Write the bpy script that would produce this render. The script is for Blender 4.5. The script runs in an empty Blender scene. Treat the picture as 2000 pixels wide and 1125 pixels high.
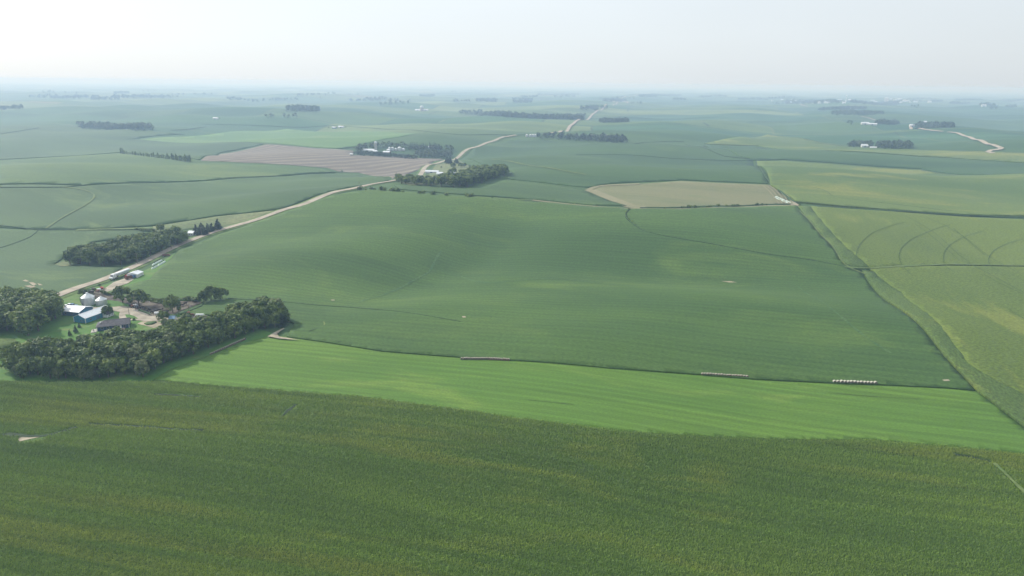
import bpy, math, random
import numpy as np
from mathutils import Vector, Matrix
from mathutils.geometry import delaunay_2d_cdt

R = math.radians
rng = np.random.default_rng(7)
random.seed(7)
scene = bpy.context.scene
COL = scene.collection

# ------------------------------------------------------------------ camera
CAM_H = 120.0
PITCH, ROLL = R(16.70), R(0.58)
FPX = 1333.0                       # focal length in photo pixels (2000 wide)
Fv = Vector((0, math.cos(PITCH), -math.sin(PITCH)))
R0 = Vector((1, 0, 0)); U0 = Vector((0, math.sin(PITCH), math.cos(PITCH)))
Rv = R0 * math.cos(ROLL) + U0 * math.sin(ROLL)
Uv = -R0 * math.sin(ROLL) + U0 * math.cos(ROLL)
cd = bpy.data.cameras.new('camera')
cd.sensor_width = 36.0; cd.lens = 36.0 * FPX / 2000.0
cd.clip_start = 1.0; cd.clip_end = 150000.0
cam = bpy.data.objects.new('camera', cd); COL.objects.link(cam)
M = Matrix.Identity(4)
for i in range(3):
    M[i][0] = Rv[i]; M[i][1] = Uv[i]; M[i][2] = -Fv[i]
M[2][3] = CAM_H
cam.matrix_world = M
scene.camera = cam

# ------------------------------------------------------------------ sky and sun
SUN_AZ, SUN_EL = R(-58), R(36)      # azimuth measured from the view direction, negative = to the left
world = bpy.data.worlds.new('World'); scene.world = world
world.use_nodes = True
wn = world.node_tree.nodes; wl = world.node_tree.links
wn.clear()
sky = wn.new('ShaderNodeTexSky'); sky.sky_type = 'NISHITA'; sky.sun_disc = False
sky.sun_elevation = SUN_EL
sky.sun_rotation = SUN_AZ
sky.altitude = 300; sky.air_density = 1.0; sky.dust_density = 3.0; sky.ozone_density = 2.0
SKY_STRENGTH = 0.10
bg = wn.new('ShaderNodeBackground'); bg.inputs['Strength'].default_value = SKY_STRENGTH
wo = wn.new('ShaderNodeOutputWorld')
# a thin bright summer veil of haze and high cloud over the blue sky
tc = wn.new('ShaderNodeTexCoord')
ns = wn.new('ShaderNodeTexNoise'); ns.inputs['Scale'].default_value = 1.6; ns.inputs['Detail'].default_value = 3
mp = wn.new('ShaderNodeMapping'); mp.inputs['Scale'].default_value = (1, 1, 4)
wl.new(tc.outputs['Generated'], mp.inputs['Vector']); wl.new(mp.outputs[0], ns.inputs['Vector'])
mr = wn.new('ShaderNodeMapRange'); mr.inputs['To Min'].default_value = 0.70; mr.inputs['To Max'].default_value = 0.90
wl.new(ns.outputs['Fac'], mr.inputs['Value'])
# brightness of the veil falls off away from the sun
dotn = wn.new('ShaderNodeVectorMath'); dotn.operation = 'DOT_PRODUCT'
dotn.inputs[1].default_value = (math.sin(SUN_AZ) * math.cos(SUN_EL), math.cos(SUN_AZ) * math.cos(SUN_EL), math.sin(SUN_EL))
wl.new(tc.outputs['Generated'], dotn.inputs[0])
mb = wn.new('ShaderNodeMapRange'); mb.inputs['From Min'].default_value = -1.0; mb.inputs['From Max'].default_value = 1.0
mb.inputs['To Min'].default_value = 6.2; mb.inputs['To Max'].default_value = 9.9
wl.new(dotn.outputs['Value'], mb.inputs['Value'])
vc = wn.new('ShaderNodeVectorMath'); vc.operation = 'SCALE'
vc.inputs[0].default_value = (0.925, 1.0, 1.05)
wl.new(mb.outputs[0], vc.inputs['Scale'])
mx = wn.new('ShaderNodeMix'); mx.data_type = 'RGBA'
wl.new(mr.outputs[0], mx.inputs['Factor']); wl.new(sky.outputs[0], mx.inputs[6]); wl.new(vc.outputs[0], mx.inputs[7])
wl.new(mx.outputs[2], bg.inputs['Color'])
wl.new(bg.outputs[0], wo.inputs['Surface'])

sd = bpy.data.lights.new('sun', 'SUN'); sd.energy = 4.0; sd.angle = R(1.0); sd.color = (1.0, 0.955, 0.88)
sun = bpy.data.objects.new('sun', sd); COL.objects.link(sun)
sdir = Vector((math.sin(SUN_AZ) * math.cos(SUN_EL), math.cos(SUN_AZ) * math.cos(SUN_EL), math.sin(SUN_EL)))
sun.rotation_euler = sdir.to_track_quat('Z', 'Y').to_euler()
sun.location = (0, 0, 400)

vs = scene.view_settings
vs.view_transform = 'Standard'; vs.look = 'None'; vs.exposure = 0.2; vs.gamma = 1.0; vs.use_curve_mapping = False
scene.display_settings.display_device = 'sRGB'
try:
    scene.cycles.volume_bounces = 1
    scene.cycles.max_bounces = 6
    scene.cycles.transparent_max_bounces = 12
    scene.cycles.use_denoising = True
except Exception:
    pass
HAZE_DENSITY = 0.00022
HAZE_COLOR = (0.46, 0.65, .97)

# ------------------------------------------------------------------ helpers
MATS = {}
def new_mat(name):
    m = bpy.data.materials.new(name); m.use_nodes = True
    nt = m.node_tree; nt.nodes.clear()
    out = nt.nodes.new('ShaderNodeOutputMaterial'); b = nt.nodes.new('ShaderNodeBsdfPrincipled')
    nt.links.new(b.outputs[0], out.inputs['Surface'])
    b.inputs['Roughness'].default_value = 0.8
    b.inputs['Specular IOR Level'].default_value = 0.2
    MATS[name] = m
    return m, nt, b

def mixc(nt, fac, a, b, blend='MIX'):
    n = nt.nodes.new('ShaderNodeMix'); n.data_type = 'RGBA'; n.blend_type = blend
    for s, v in ((0, fac), (6, a), (7, b)):
        if isinstance(v, (int, float)): n.inputs[s].default_value = v
        elif isinstance(v, (tuple, list)): n.inputs[s].default_value = (*v[:3], 1)
        else: nt.links.new(v, n.inputs[s])
    return n.outputs[2]

def noise(nt, vec, scale, detail=4, rough=0.55, dist=0.0):
    n = nt.nodes.new('ShaderNodeTexNoise')
    n.inputs['Scale'].default_value = scale; n.inputs['Detail'].default_value = detail
    n.inputs['Roughness'].default_value = rough; n.inputs['Distortion'].default_value = dist
    nt.links.new(vec, n.inputs['Vector'])
    return n.outputs['Fac']

def ramp(nt, val, lo, hi, tmin=0.0, tmax=1.0):
    n = nt.nodes.new('ShaderNodeMapRange'); n.interpolation_type = 'SMOOTHSTEP'
    n.inputs['From Min'].default_value = lo; n.inputs['From Max'].default_value = hi
    n.inputs['To Min'].default_value = tmin; n.inputs['To Max'].default_value = tmax
    nt.links.new(val, n.inputs['Value'])
    return n.outputs[0]

def mapped(nt, rot=0.0, scale=(1, 1, 1)):
    t = nt.nodes.new('ShaderNodeTexCoord'); m = nt.nodes.new('ShaderNodeMapping')
    m.vector_type = 'TEXTURE'
    m.inputs['Rotation'].default_value = (0, 0, rot)
    m.inputs['Scale'].default_value = tuple(1.0 / s for s in scale)
    nt.links.new(t.outputs['Object'], m.inputs['Vector'])
    return m.outputs[0]

ROW = R(-12.5)          # the section grid is turned 12.5 degrees clockwise: rows run along local x

def crop_mat(name, c_lo, c_hi, c_patch=None, patch=(0.0045, 0.016), rows=0.0, row_w=0.76, rot=ROW, fine=0.35,
             fine_scale=1.4, streak=0.35, bump=0.0, patch_lo=0.55, patch_hi=0.72, seed=0.0, track=0.0, rough=0.85):
    """crop canopy: broad growth patches stretched along the rows, planter streaks, leaf-scale mottling"""
    m, nt, b = new_mat(name)
    v = mapped(nt, rot)
    off = nt.nodes.new('ShaderNodeVectorMath'); off.operation = 'ADD'; off.inputs[1].default_value = (seed * 917.3, seed * 411.7, 0)
    nt.links.new(v, off.inputs[0]); v = off.outputs[0]
    def sc(sx, sy):
        n = nt.nodes.new('ShaderNodeVectorMath'); n.operation = 'MULTIPLY'; n.inputs[1].default_value = (sx, sy, 0.02)
        nt.links.new(v, n.inputs[0]); return n.outputs[0]
    broad = noise(nt, sc(patch[0], patch[1]), 1.0, 6, 0.6, 0.4)
    col = mixc(nt, ramp(nt, broad, 0.36, 0.64), c_lo, c_hi)
    if c_patch is not None:
        p2 = noise(nt, sc(patch[0] * 1.9 + 0.001, patch[1] * 1.5), 1.0, 6, 0.65, 0.8)
        col = mixc(nt, ramp(nt, p2, patch_lo, patch_hi), col, c_patch)
    if streak:
        st = noise(nt, sc(0.012, 0.35), 1.0, 4, 0.7)
        col = mixc(nt, 1.0, col, mixc(nt, ramp(nt, st, 0.3, 0.7), (1 - streak * .5,) * 3, (1 + streak * .5,) * 3), 'MULTIPLY')
    if rows:
        w = nt.nodes.new('ShaderNodeTexWave'); w.wave_type = 'BANDS'; w.bands_direction = 'Y'
        w.inputs['Scale'].default_value = 1.0; w.inputs['Distortion'].default_value = 0.25; w.inputs['Detail'].default_value = 1
        nt.links.new(sc(0.3 * 2 * math.pi / 20 / row_w * 3.3, 2 * math.pi / 20 / row_w), w.inputs['Vector'])
        col = mixc(nt, 1.0, col, mixc(nt, w.outputs['Fac'], (1 - rows,) * 3, (1 + rows * .5,) * 3), 'MULTIPLY')
    if fine:
        f1 = noise(nt, sc(fine_scale * .6, fine_scale), 1.0, 5, 0.75)
        col = mixc(nt, 1.0, col, mixc(nt, ramp(nt, f1, 0.3, 0.7), (1 - fine,) * 3, (1 + fine,) * 3), 'MULTIPLY')
        if bump:
            bp = nt.nodes.new('ShaderNodeBump'); bp.inputs['Strength'].default_value = 1.0
            bp.inputs['Distance'].default_value = bump
            nt.links.new(f1, bp.inputs['Height']); nt.links.new(bp.outputs[0], b.inputs['Normal'])
    nt.links.new(col, b.inputs['Base Color'])
    b.inputs['Roughness'].default_value = rough
    return m

def flat_mat(name, c, var=0.15, scale=1.0, rough=0.7, metal=0.0, spec=0.3, c2=None, stretch=(1, 1, 1), bump=0.0):
    m, nt, b = new_mat(name)
    t = nt.nodes.new('ShaderNodeTexCoord'); mm = nt.nodes.new('ShaderNodeMapping'); mm.inputs['Scale'].default_value = stretch
    nt.links.new(t.outputs['Object'], mm.inputs['Vector'])
    f = noise(nt, mm.outputs[0], scale, 5, 0.65)
    c2 = c2 or tuple(x * (1 + var) for x in c)
    c1 = tuple(x * (1 - var) for x in c)
    nt.links.new(mixc(nt, ramp(nt, f, 0.35, 0.65), c1, c2), b.inputs['Base Color'])
    b.inputs['Roughness'].default_value = rough; b.inputs['Metallic'].default_value = metal
    b.inputs['Specular IOR Level'].default_value = spec
    if bump:
        bp = nt.nodes.new('ShaderNodeBump'); bp.inputs['Distance'].default_value = bump
        nt.links.new(f, bp.inputs['Height']); nt.links.new(bp.outputs[0], b.inputs['Normal'])
    return m

def foliage_mat(name, dark, light, hue=0.0, trans=0.0, scale=0.25):
    m, nt, b = new_mat(name)
    g = nt.nodes.new('ShaderNodeNewGeometry'); oi = nt.nodes.new('ShaderNodeObjectInfo')
    f = noise(nt, g.outputs['Position'], scale, 3, 0.6)
    col = mixc(nt, ramp(nt, f, 0.35, 0.65), dark, light)
    a = mixc(nt, oi.outputs['Random'], (0.72, 0.75, 0.75), (1.32, 1.22, 1.1))
    col = mixc(nt, 1.0, col, a, 'MULTIPLY')
    nt.links.new(col, b.inputs['Base Color'])
    b.inputs['Roughness'].default_value = 0.6
    if trans:
        tr = nt.nodes.new('ShaderNodeBsdfTranslucent'); nt.links.new(col, tr.inputs['Color'])
        ms = nt.nodes.new('ShaderNodeMixShader'); ms.inputs[0].default_value = trans
        out = [n for n in nt.nodes if n.type == 'OUTPUT_MATERIAL'][0]
        nt.links.new(b.outputs[0], ms.inputs[1]); nt.links.new(tr.outputs[0], ms.inputs[2]); nt.links.new(ms.outputs[0], out.inputs['Surface'])
    return m

class MB:
    """collects shapes, links them as one mesh object"""
    def __init__(s): s.v = []; s.f = []; s.m = []
    def add(s, vs, fs, mi=0):
        n = len(s.v); s.v += [tuple(p) for p in vs]
        for f in fs: s.f.append(tuple(i + n for i in f)); s.m.append(mi)
    def box(s, x0, y0, z0, x1, y1, z1, mi=0, rot=None):
        vs = [(x, y, z) for z in (z0, z1) for x, y in ((x0, y0), (x1, y0), (x1, y1), (x0, y1))]
        if rot is not None: vs = [tuple(rot @ Vector(p)) for p in vs]
        s.add(vs, [(3, 2, 1, 0), (4, 5, 6, 7), (0, 1, 5, 4), (1, 2, 6, 5), (2, 3, 7, 6), (3, 0, 4, 7)], mi)
    def frustum(s, c0, r0, c1, r1, n=10, mi=0, cap0=True, cap1=True):
        c0 = Vector(c0); c1 = Vector(c1); d = (c1 - c0)
        q = d.to_track_quat('Z', 'Y') if d.length > 1e-6 else None
        vs = []
        for c, r in ((c0, r0), (c1, r1)):
            for k in range(n):
                a = 2 * math.pi * k / n
                vs.append(c + q @ Vector((r * math.cos(a), r * math.sin(a), 0)))
        fs = [(k, (k + 1) % n, n + (k + 1) % n, n + k) for k in range(n)]
        if cap0: fs.append(tuple(range(n - 1, -1, -1)))
        if cap1: fs.append(tuple(range(n, 2 * n)))
        s.add(vs, fs, mi)
    def mesh(s, name, mats, smooth=False):
        me = bpy.data.meshes.new(name); me.from_pydata(s.v, [], s.f)
        for m in (mats if isinstance(mats, (list, tuple)) else [mats]): me.materials.append(m)
        me.polygons.foreach_set('material_index', s.m)
        if smooth: me.polygons.foreach_set('use_smooth', [True] * len(s.f))
        me.update(); return me
    def build(s, name, mats, parent=None, smooth=False):
        o = bpy.data.objects.new(name, s.mesh(name, mats, smooth)); COL.objects.link(o)
        if parent is not None: o.parent = parent
        return o

def tag(o, label=None, cat=None, group=None, kind=None):
    if label: o['label'] = label
    if cat: o['category'] = cat
    if group: o['group'] = group
    if kind: o['kind'] = kind
    return o
def empty(name, loc, rz=0.0, label=None, cat=None, group=None, scale=None):
    o = bpy.data.objects.new(name, None); COL.objects.link(o); o.empty_display_size = 1
    o.location = loc; o.rotation_euler = (0, 0, rz)
    if scale: o.scale = (scale,) * 3
    return tag(o, label, cat, group)
def link_mesh(name, me, parent=None):
    o = bpy.data.objects.new(name, me); COL.objects.link(o)
    if parent is not None: o.parent = parent
    return o
def copy_tree(o, parent=None):
    c = o.copy(); COL.objects.link(c); c.parent = parent
    for ch in o.children:
        copy_tree(ch, c)
    return c

# ------------------------------------------------------------------ terrain
_w = []
_r = np.random.default_rng(21)
for lam, amp in ((2600, .55), (1900, .6), (1350, .6), (1000, .55), (760, .6), (620, .55), (480, .5), (400, .42), (330, .32), (270, .24)):
    for _ in range(2):
        a = _r.uniform(0, 2 * math.pi); _w.append((2 * math.pi / lam * math.cos(a), 2 * math.pi / lam * math.sin(a), _r.uniform(0, 6.28), amp))
GA = []          # (x, y, along, across, azimuth, amplitude): named swells and hollows of the near ground
def height(x, y):
    x = np.asarray(x, float); y = np.asarray(y, float)
    r = np.hypot(x, y)
    h = np.zeros_like(r)
    for kx, ky, ph, a in _w: h = h + a * np.sin(kx * x + ky * y + ph)
    t = np.clip((r - 200) / 950, 0, 1); t = t * t * (3 - 2 * t)
    far = np.clip((r - 4000) / 9000, 0, 1)
    h = h * (1.5 + 4.9 * t - 1.5 * far)
    for gx, gy, sa, sb, az, amp in GA:
        ca, sa_ = math.cos(az), math.sin(az)
        u = (x - gx) * ca + (y - gy) * sa_; v = -(x - gx) * sa_ + (y - gy) * ca
        h = h + 1.6 * amp * np.exp(-0.5 * ((u / sa) ** 2 + (v / sb) ** 2))
    return h
GA += [(-40, 640, 260, 70, R(-8), 8.0), (80, 430, 220, 50, R(12), -6), (140, 520, 120, 42, R(-15), 6.0), (-130, 480, 90, 36, R(35), 4.5), (-20, 520, 30, 90, R(-25), -3.5),
       (-40, 370, 130, 34, R(10), 3.4), (180, 350, 110, 32, R(-20), 4.2), (60, 330, 60, 26, R(35), 2.0), (-60, 200, 140, 30, R(8), 2.0), (90, 190, 60, 40, R(50), -2.5), (380, 900, 260, 80, R(-10), 7), (-560, 900, 260, 70, R(10), 6),
       (430, 470, 120, 90, R(30), 3),
       (70, 418, 100, 22, R(-14), 1.9), (-48, 450, 18, 80, R(-30), -1.7), (-120, 600, 70, 34, R(25), 2.6), (170, 600, 110, 32, R(-6), 2.4), (-330, 640, 160, 40, R(18), 3.5), (-300, 820, 200, 45, R(8), 3.5), (120, 300, 80, 18, R(-10), 1.2), (420, 640, 150, 40, R(-12), 2.5)]
_k0 = float(height(0, 300))
def H(x, y): return float(height(x, y)) - _k0
def Ha(x, y): return height(x, y) - _k0

def P(px, py, lift=0.0):
    """the point of the ground (plus lift) seen at photo pixel (px, py)"""
    d = Fv * FPX + Rv * (px - 1000.0) + Uv * (562.5 - py)
    d.normalize()
    t = np.geomspace(60, 60000, 900)
    z = CAM_H + d.z * t - (Ha(d.x * t, d.y * t) + lift)
    k = np.where(z < 0)[0]
    if len(k) == 0: t1 = 50000.0
    else:
        a, b = t[max(k[0] - 1, 0)], t[k[0]]
        for _ in range(26):
            m = (a + b) / 2
            if CAM_H + d.z * m - (H(d.x * m, d.y * m) + lift) > 0: a = m
            else: b = m
        t1 = (a + b) / 2
    x, y = d.x * t1, d.y * t1
    return Vector((x, y, H(x, y) + lift))
def proj(p):
    p = Vector(p) - Vector((0, 0, CAM_H)); z = p.dot(Fv)
    return 1000 + FPX * p.dot(Rv) / z, 562.5 - FPX * p.dot(Uv) / z
def px_scale(p): return FPX / (Vector(p) - Vector((0, 0, CAM_H))).dot(Fv)

def np_mesh(name, verts, faces, mat, smooth=True):
    me = bpy.data.meshes.new(name)
    nv, nf, k = len(verts), len(faces), faces.shape[1]
    me.vertices.add(nv); me.vertices.foreach_set('co', np.asarray(verts, np.float32).ravel())
    me.loops.add(nf * k); me.loops.foreach_set('vertex_index', np.asarray(faces, np.int32).ravel())
    me.polygons.add(nf)
    me.polygons.foreach_set('loop_start', np.arange(0, nf * k, k, dtype=np.int32))
    me.polygons.foreach_set('use_smooth', np.full(nf, smooth))
    me.materials.append(mat); me.update(calc_edges=True)
    return me

# polar ground sheet, finer near the farm, reaching the horizon
def ground_sheet(mat):
    nr, na = 720, 420
    rr = np.concatenate([[0.5], np.geomspace(12, 62000, nr - 1)])
    aa = np.linspace(R(-180), R(180), na + 1)
    # dense in front, sparse behind
    aa = np.concatenate([np.linspace(-180, -52, 60, endpoint=False), np.linspace(-52, 52, na - 120, endpoint=False), np.linspace(52, 180, 60, endpoint=False)])
    aa = np.radians(aa); n = len(aa)
    A, Rr = np.meshgrid(aa, rr)
    X = Rr * np.sin(A); Y = Rr * np.cos(A); Z = Ha(X, Y)
    v = np.stack([X.ravel(), Y.ravel(), Z.ravel()], 1)
    i = np.arange(nr - 1)[:, None] * n; j = np.arange(n)[None, :]; j2 = (j + 1) % n
    f = np.stack([(i + j).ravel(), (i + j2).ravel(), (i + n + j2).ravel(), (i + n + j).ravel()], 1)
    f = f[:, ::-1]
    o = link_mesh('ground', np_mesh('ground', v, f, mat)); tag(o, kind='structure'); return o

def inside(px, py, poly):
    r = np.zeros(len(px), bool); n = len(poly); j = n - 1
    for i in range(n):
        xi, yi = poly[i]; xj, yj = poly[j]
        c = ((yi > py) != (yj > py)) & (px < (xj - xi) * (py - yi) / (yj - yi + 1e-12) + xi)
        r ^= c; j = i
    return r

def smooth_poly(pts, closed=False):
    return pts

def field(name, pix, mat, lift, world=None, skirt=True, jag=0.0, label=None, kind='structure', top_at=None):
    """a sheet of crop or soil draped over the terrain, its top `lift` above the ground, with cut edges down to it"""
    pts = [P(a, b, lift if top_at is None else top_at) for a, b in pix] if world is None else [Vector((x, y, 0)) for x, y in world]
    # densify the outline
    out = []
    n = len(pts)
    for i in range(n):
        a, b = pts[i], pts[(i + 1) % n]; L = (b - a).length
        r = max(60, (math.hypot((a.x + b.x) / 2, (a.y + b.y) / 2)))
        k = max(1, int(L / (0.012 * r)))
        for q in range(k):
            p = a.lerp(b, q / k)
            if jag and q: p = p + Vector((random.uniform(-jag, jag), random.uniform(-jag, jag), 0))
            out.append((p.x, p.y))
    poly = out
    px = np.array([p[0] for p in poly]); py = np.array([p[1] for p in poly])
    rmin = max(40, np.hypot(px, py).min()); rmax = np.hypot(px, py).max()
    a0, a1 = np.arctan2(px, py).min(), np.arctan2(px, py).max()
    nr = max(3, int(math.log(rmax / rmin) / 0.014)); na = max(3, int((a1 - a0) / 0.011))
    A, Rr = np.meshgrid(np.linspace(a0, a1, na), np.geomspace(rmin, rmax, nr))
    gx = (Rr * np.sin(A)).ravel(); gy = (Rr * np.cos(A)).ravel()
    gx = gx + rng.normal(0, 1, len(gx)) * 0.001 * np.hypot(gx, gy); gy = gy + rng.normal(0, 1, len(gy)) * 0.001 * np.hypot(gx, gy)
    ok = inside(gx, gy, poly)
    gx, gy = gx[ok], gy[ok]
    co = [Vector(p) for p in poly] + [Vector((x, y)) for x, y in zip(gx, gy)]
    vv, ee, ff, *_ = delaunay_2d_cdt(co, [], [list(range(len(poly)))], 1, 1e-4)
    x = np.array([v.x for v in vv]); y = np.array([v.y for v in vv])
    z = Ha(x, y) + lift
    verts = np.stack([x, y, z], 1).tolist(); faces = [tuple(f) for f in ff]
    nb = len(verts)
    if skirt and lift > 0.02:
        # boundary edges -> skirt
        cnt = {}
        for f in faces:
            for i in range(len(f)):
                e = (f[i], f[(i + 1) % len(f)]); kk = (min(e), max(e))
                cnt[kk] = None if kk in cnt else e
        m = {}
        for e in cnt.values():
            if e is None: continue
            for q in e:
                if q not in m:
                    m[q] = len(verts); verts.append((verts[q][0], verts[q][1], verts[q][2] - lift - 0.3))
            faces.append((e[1], e[0], m[e[0]], m[e[1]]))
    me = bpy.data.meshes.new(name); me.from_pydata(verts, [], faces); me.materials.append(mat)
    me.polygons.foreach_set('use_smooth', [len(f) == 3 for f in faces])
    me.update()
    o = link_mesh(name, me); tag(o, label=label, kind=kind)
    return o, poly

def resample(pts, step_k=0.01, min_step=2.0):
    """Catmull-Rom through world points"""
    out = []
    n = len(pts)
    for i in range(n - 1):
        p0 = pts[max(i - 1, 0)]; p1 = pts[i]; p2 = pts[i + 1]; p3 = pts[min(i + 2, n - 1)]
        L = (p2 - p1).length; r = math.hypot(p1.x, p1.y)
        k = max(1, int(L / max(min_step, step_k * r)))
        for q in range(k):
            t = q / k; t2 = t * t; t3 = t2 * t
            out.append(0.5 * ((2 * p1) + (p2 - p0) * t + (2 * p0 - 5 * p1 + 4 * p2 - p3) * t2 + (-p0 + 3 * p1 - 3 * p2 + p3) * t3))
    out.append(pts[-1].copy())
    return out

def ribbon(name, pix, width, mat, lift=0.06, far=0.0003, pts=None, kind='structure', wob=0.0, hgt=0.0, label=None):
    """a strip (road, track, ditch bank) draped over the ground; hgt > 0 gives it a raised body"""
    pts = pts or [P(a, b, lift) for a, b in pix]
    c = resample(pts)
    mb = MB(); ring = 4 if hgt else 3
    vs = []; n = len(c)
    for i, p in enumerate(c):
        d = (c[min(i + 1, n - 1)] - c[max(i - 1, 0)]); d.z = 0
        if d.length < 1e-6: d = Vector((1, 0, 0))
        d.normalize(); s = Vector((d.y, -d.x, 0))
        w = width / 2 * (1 + (random.uniform(-wob, wob) if wob else 0))
        r = math.hypot(p.x, p.y)
        L = lift + far * r
        if hgt:
            for k, zz in ((-1, -0.2), (-.6, hgt), (.6, hgt * random.uniform(.8, 1.1)), (1, -0.2)):
                q = p + s * w * k; vs.append((q.x, q.y, H(q.x, q.y) + L + zz))
        else:
            for k in (-1, 0, 1):
                q = p + s * w * k; vs.append((q.x, q.y, H(q.x, q.y) + L + (0.03 if k == 0 else 0)))
    fs = []
    for i in range(n - 1):
        for k in range(ring - 1):
            a = i * ring + k; fs.append((a, a + 1, a + ring + 1, a + ring))
    me = bpy.data.meshes.new(name); me.from_pydata(vs, [], fs); me.materials.append(mat)
    me.polygons.foreach_set('use_smooth', [not hgt] * len(fs)); me.update()
    o = link_mesh(name, me); tag(o, label=label, kind=kind)
    return o
# ------------------------------------------------------------------ crop, soil and road materials
SOY = crop_mat('soybean_canopy', (.042, .089, .021), (.061, .117, .024), (.088, .146, .029), patch=(.0035, .011), rows=.10, row_w=5.0, streak=.20, fine=.30, fine_scale=1.0, rot=R(-12), patch_lo=.5, patch_hi=.75)
SOY2 = crop_mat('soybean_canopy_left', (.044, .088, .030), (.062, .114, .035), (.088, .140, .042), patch=(.0025, .009), streak=.10, fine=.18, fine_scale=.8, rot=R(-30), seed=1.7)
SOY3 = crop_mat('soybean_canopy_dark', (.036, .080, .028), (.052, .104, .032), (.072, .124, .038), patch=(.0022, .010), streak=.10, fine=.15, fine_scale=.6, seed=3.1)
CORN = crop_mat('corn_canopy', (.068, .125, .022), (.085, .150, .026), (.098, .142, .030), patch=(.006, .02), streak=.10, fine=.45, fine_scale=1.5, rot=R(-12), seed=5.0, bump=.5, patch_lo=.55, patch_hi=.72)
CORN_Y = crop_mat('corn_canopy_yellowing', (.080, .124, .024), (.115, .160, .030), (.155, .187, .036), patch=(.006, .0028), streak=.06, fine=.40, fine_scale=.9, rot=R(-12.5), seed=2.3, bump=.5, patch_lo=.5, patch_hi=.68)
CORN_FAR = crop_mat('corn_canopy_far', (.068, .118, .030), (.105, .152, .036), (.170, .190, .046), patch=(.0016, .0075), streak=.08, fine=.2, fine_scale=.5, rot=R(-8), seed=8.3, patch_lo=.5, patch_hi=.66)
CORN_L = crop_mat('corn_canopy_left', (.052, .106, .036), (.078, .134, .040), (.110, .160, .048), patch=(.0016, .0075), streak=.08, fine=.2, fine_scale=.5, rot=R(-8), seed=8.3, patch_lo=.55, patch_hi=.7)
CORN_D = crop_mat('corn_canopy_grey_green', (.060, .104, .025), (.086, .132, .030), (.120, .158, .034), patch=(.012, .03), streak=.05, fine=.45, fine_scale=1.0, rot=R(75), seed=4.4, bump=.5)
ALFALFA = crop_mat('alfalfa_canopy', (.074, .152, .022), (.098, .180, .026), (.125, .202, .034), patch=(.005, .02), rows=.09, row_w=4.6, streak=.30, fine=.2, fine_scale=1.6, rot=R(-13), seed=6.1)
STUBBLE = crop_mat('wheat_stubble', (.120, .142, .066), (.172, .174, .088), (.105, .152, .055), patch=(.004, .012), streak=.10, fine=.12, fine_scale=.6, seed=1.2)
STUBBLE_L = crop_mat('wheat_stubble_pale', (.190, .185, .105), (.225, .210, .120), None, patch=(.01, .03), streak=.05, fine=.12, fine_scale=.6, seed=1.9)
PALEGREEN = crop_mat('pale_green_crop', (.085, .170, .052), (.110, .195, .060), (.140, .205, .065), patch=(.0018, .006), streak=.05, fine=.1, fine_scale=.4, seed=3.7)
PASTURE = crop_mat('rough_pasture', (.090, .130, .050), (.150, .170, .075), (.190, .180, .095), patch=(.012, .04), streak=.15, fine=.35, fine_scale=.5, rot=R(20), seed=9.1)
LAWN = crop_mat('lawn', (.052, .140, .022), (.078, .170, .028), (.130, .170, .050), patch=(.03, .05), streak=0, fine=.15, fine_scale=.9, rot=R(10), seed=2.9, patch_lo=.5)
VERGE = crop_mat('verge_grass', (.070, .130, .030), (.100, .160, .040), (.150, .165, .060), patch=(.03, .1), streak=0, fine=.3, fine_scale=.8, seed=7.7)
DITCH = crop_mat('ditch_grass', (.030, .062, .023), (.045, .086, .028), None, patch=(.02, .1), streak=0, fine=.4, fine_scale=.6, seed=7.1)
HEADLAND = crop_mat('headland_grass', (.090, .140, .042), (.130, .172, .056), None, patch=(.02, .1), streak=0, fine=.2, fine_scale=.5, seed=6.6)
GAP_SHADE = crop_mat('painted_gap_shade', (.018, .034, .014), (.030, .052, .020), None, patch=(.03, .1), streak=0, fine=.5, fine_scale=.8, seed=14)  # dark colour stands in for the shade inside gaps in the corn
TRACK = crop_mat('flattened_corn', (.052, .092, .024), (.070, .115, .028), None, patch=(.03, .1), streak=0, fine=.3, fine_scale=.8, seed=11)
GRAVEL = flat_mat('gravel', (.345, .305, .245), .18, .12, rough=.95, spec=.1, stretch=(1, 1, .2))
YARD = flat_mat('yard_gravel', (.340, .305, .245), .22, .18, rough=.95, spec=.1)
SOIL = flat_mat('bare_soil', (.330, .290, .215), .2, .3, rough=1.0, spec=.05)
MUD = flat_mat('feedlot_mud', (.085, .070, .058), .45, .22, rough=.9, spec=.1, c2=(.17, .15, .12))

def tilled():
    m, nt, b = new_mat('tilled_strips')
    v = mapped(nt, R(52))
    def sc(sx, sy):
        n = nt.nodes.new('ShaderNodeVectorMath'); n.operation = 'MULTIPLY'; n.inputs[1].default_value = (sx, sy, .02)
        nt.links.new(v, n.inputs[0]); return n.outputs[0]
    w = nt.nodes.new('ShaderNodeTexWave'); w.bands_direction = 'Y'; w.inputs['Scale'].default_value = 1
    w.inputs['Distortion'].default_value = 1.2; w.inputs['Detail'].default_value = 2; w.inputs['Detail Scale'].default_value = .6
    nt.links.new(sc(.004, 2 * math.pi / 20 / 26), w.inputs['Vector'])
    col = mixc(nt, ramp(nt, w.outputs['Fac'], .35, .85), (.145, .124, .098), (.245, .218, .165))
    f = noise(nt, sc(.02, .12), 1, 5, .7)
    col = mixc(nt, ramp(nt, f, .38, .66), col, (.145, .125, .105))
    f2 = noise(nt, sc(.3, .5), 1, 4, .7)
    col = mixc(nt, 1.0, col, mixc(nt, f2, (.75,) * 3, (1.25,) * 3), 'MULTIPLY')
    nt.links.new(col, b.inputs['Base Color']); b.inputs['Roughness'].default_value = .95
    return m
TILLED = tilled()
VERGE2 = crop_mat('thin_crop_line', (.044, .100, .034), (.075, .135, .045), None, patch=(.02, .1), streak=0, fine=.4, fine_scale=.8, seed=12)

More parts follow.
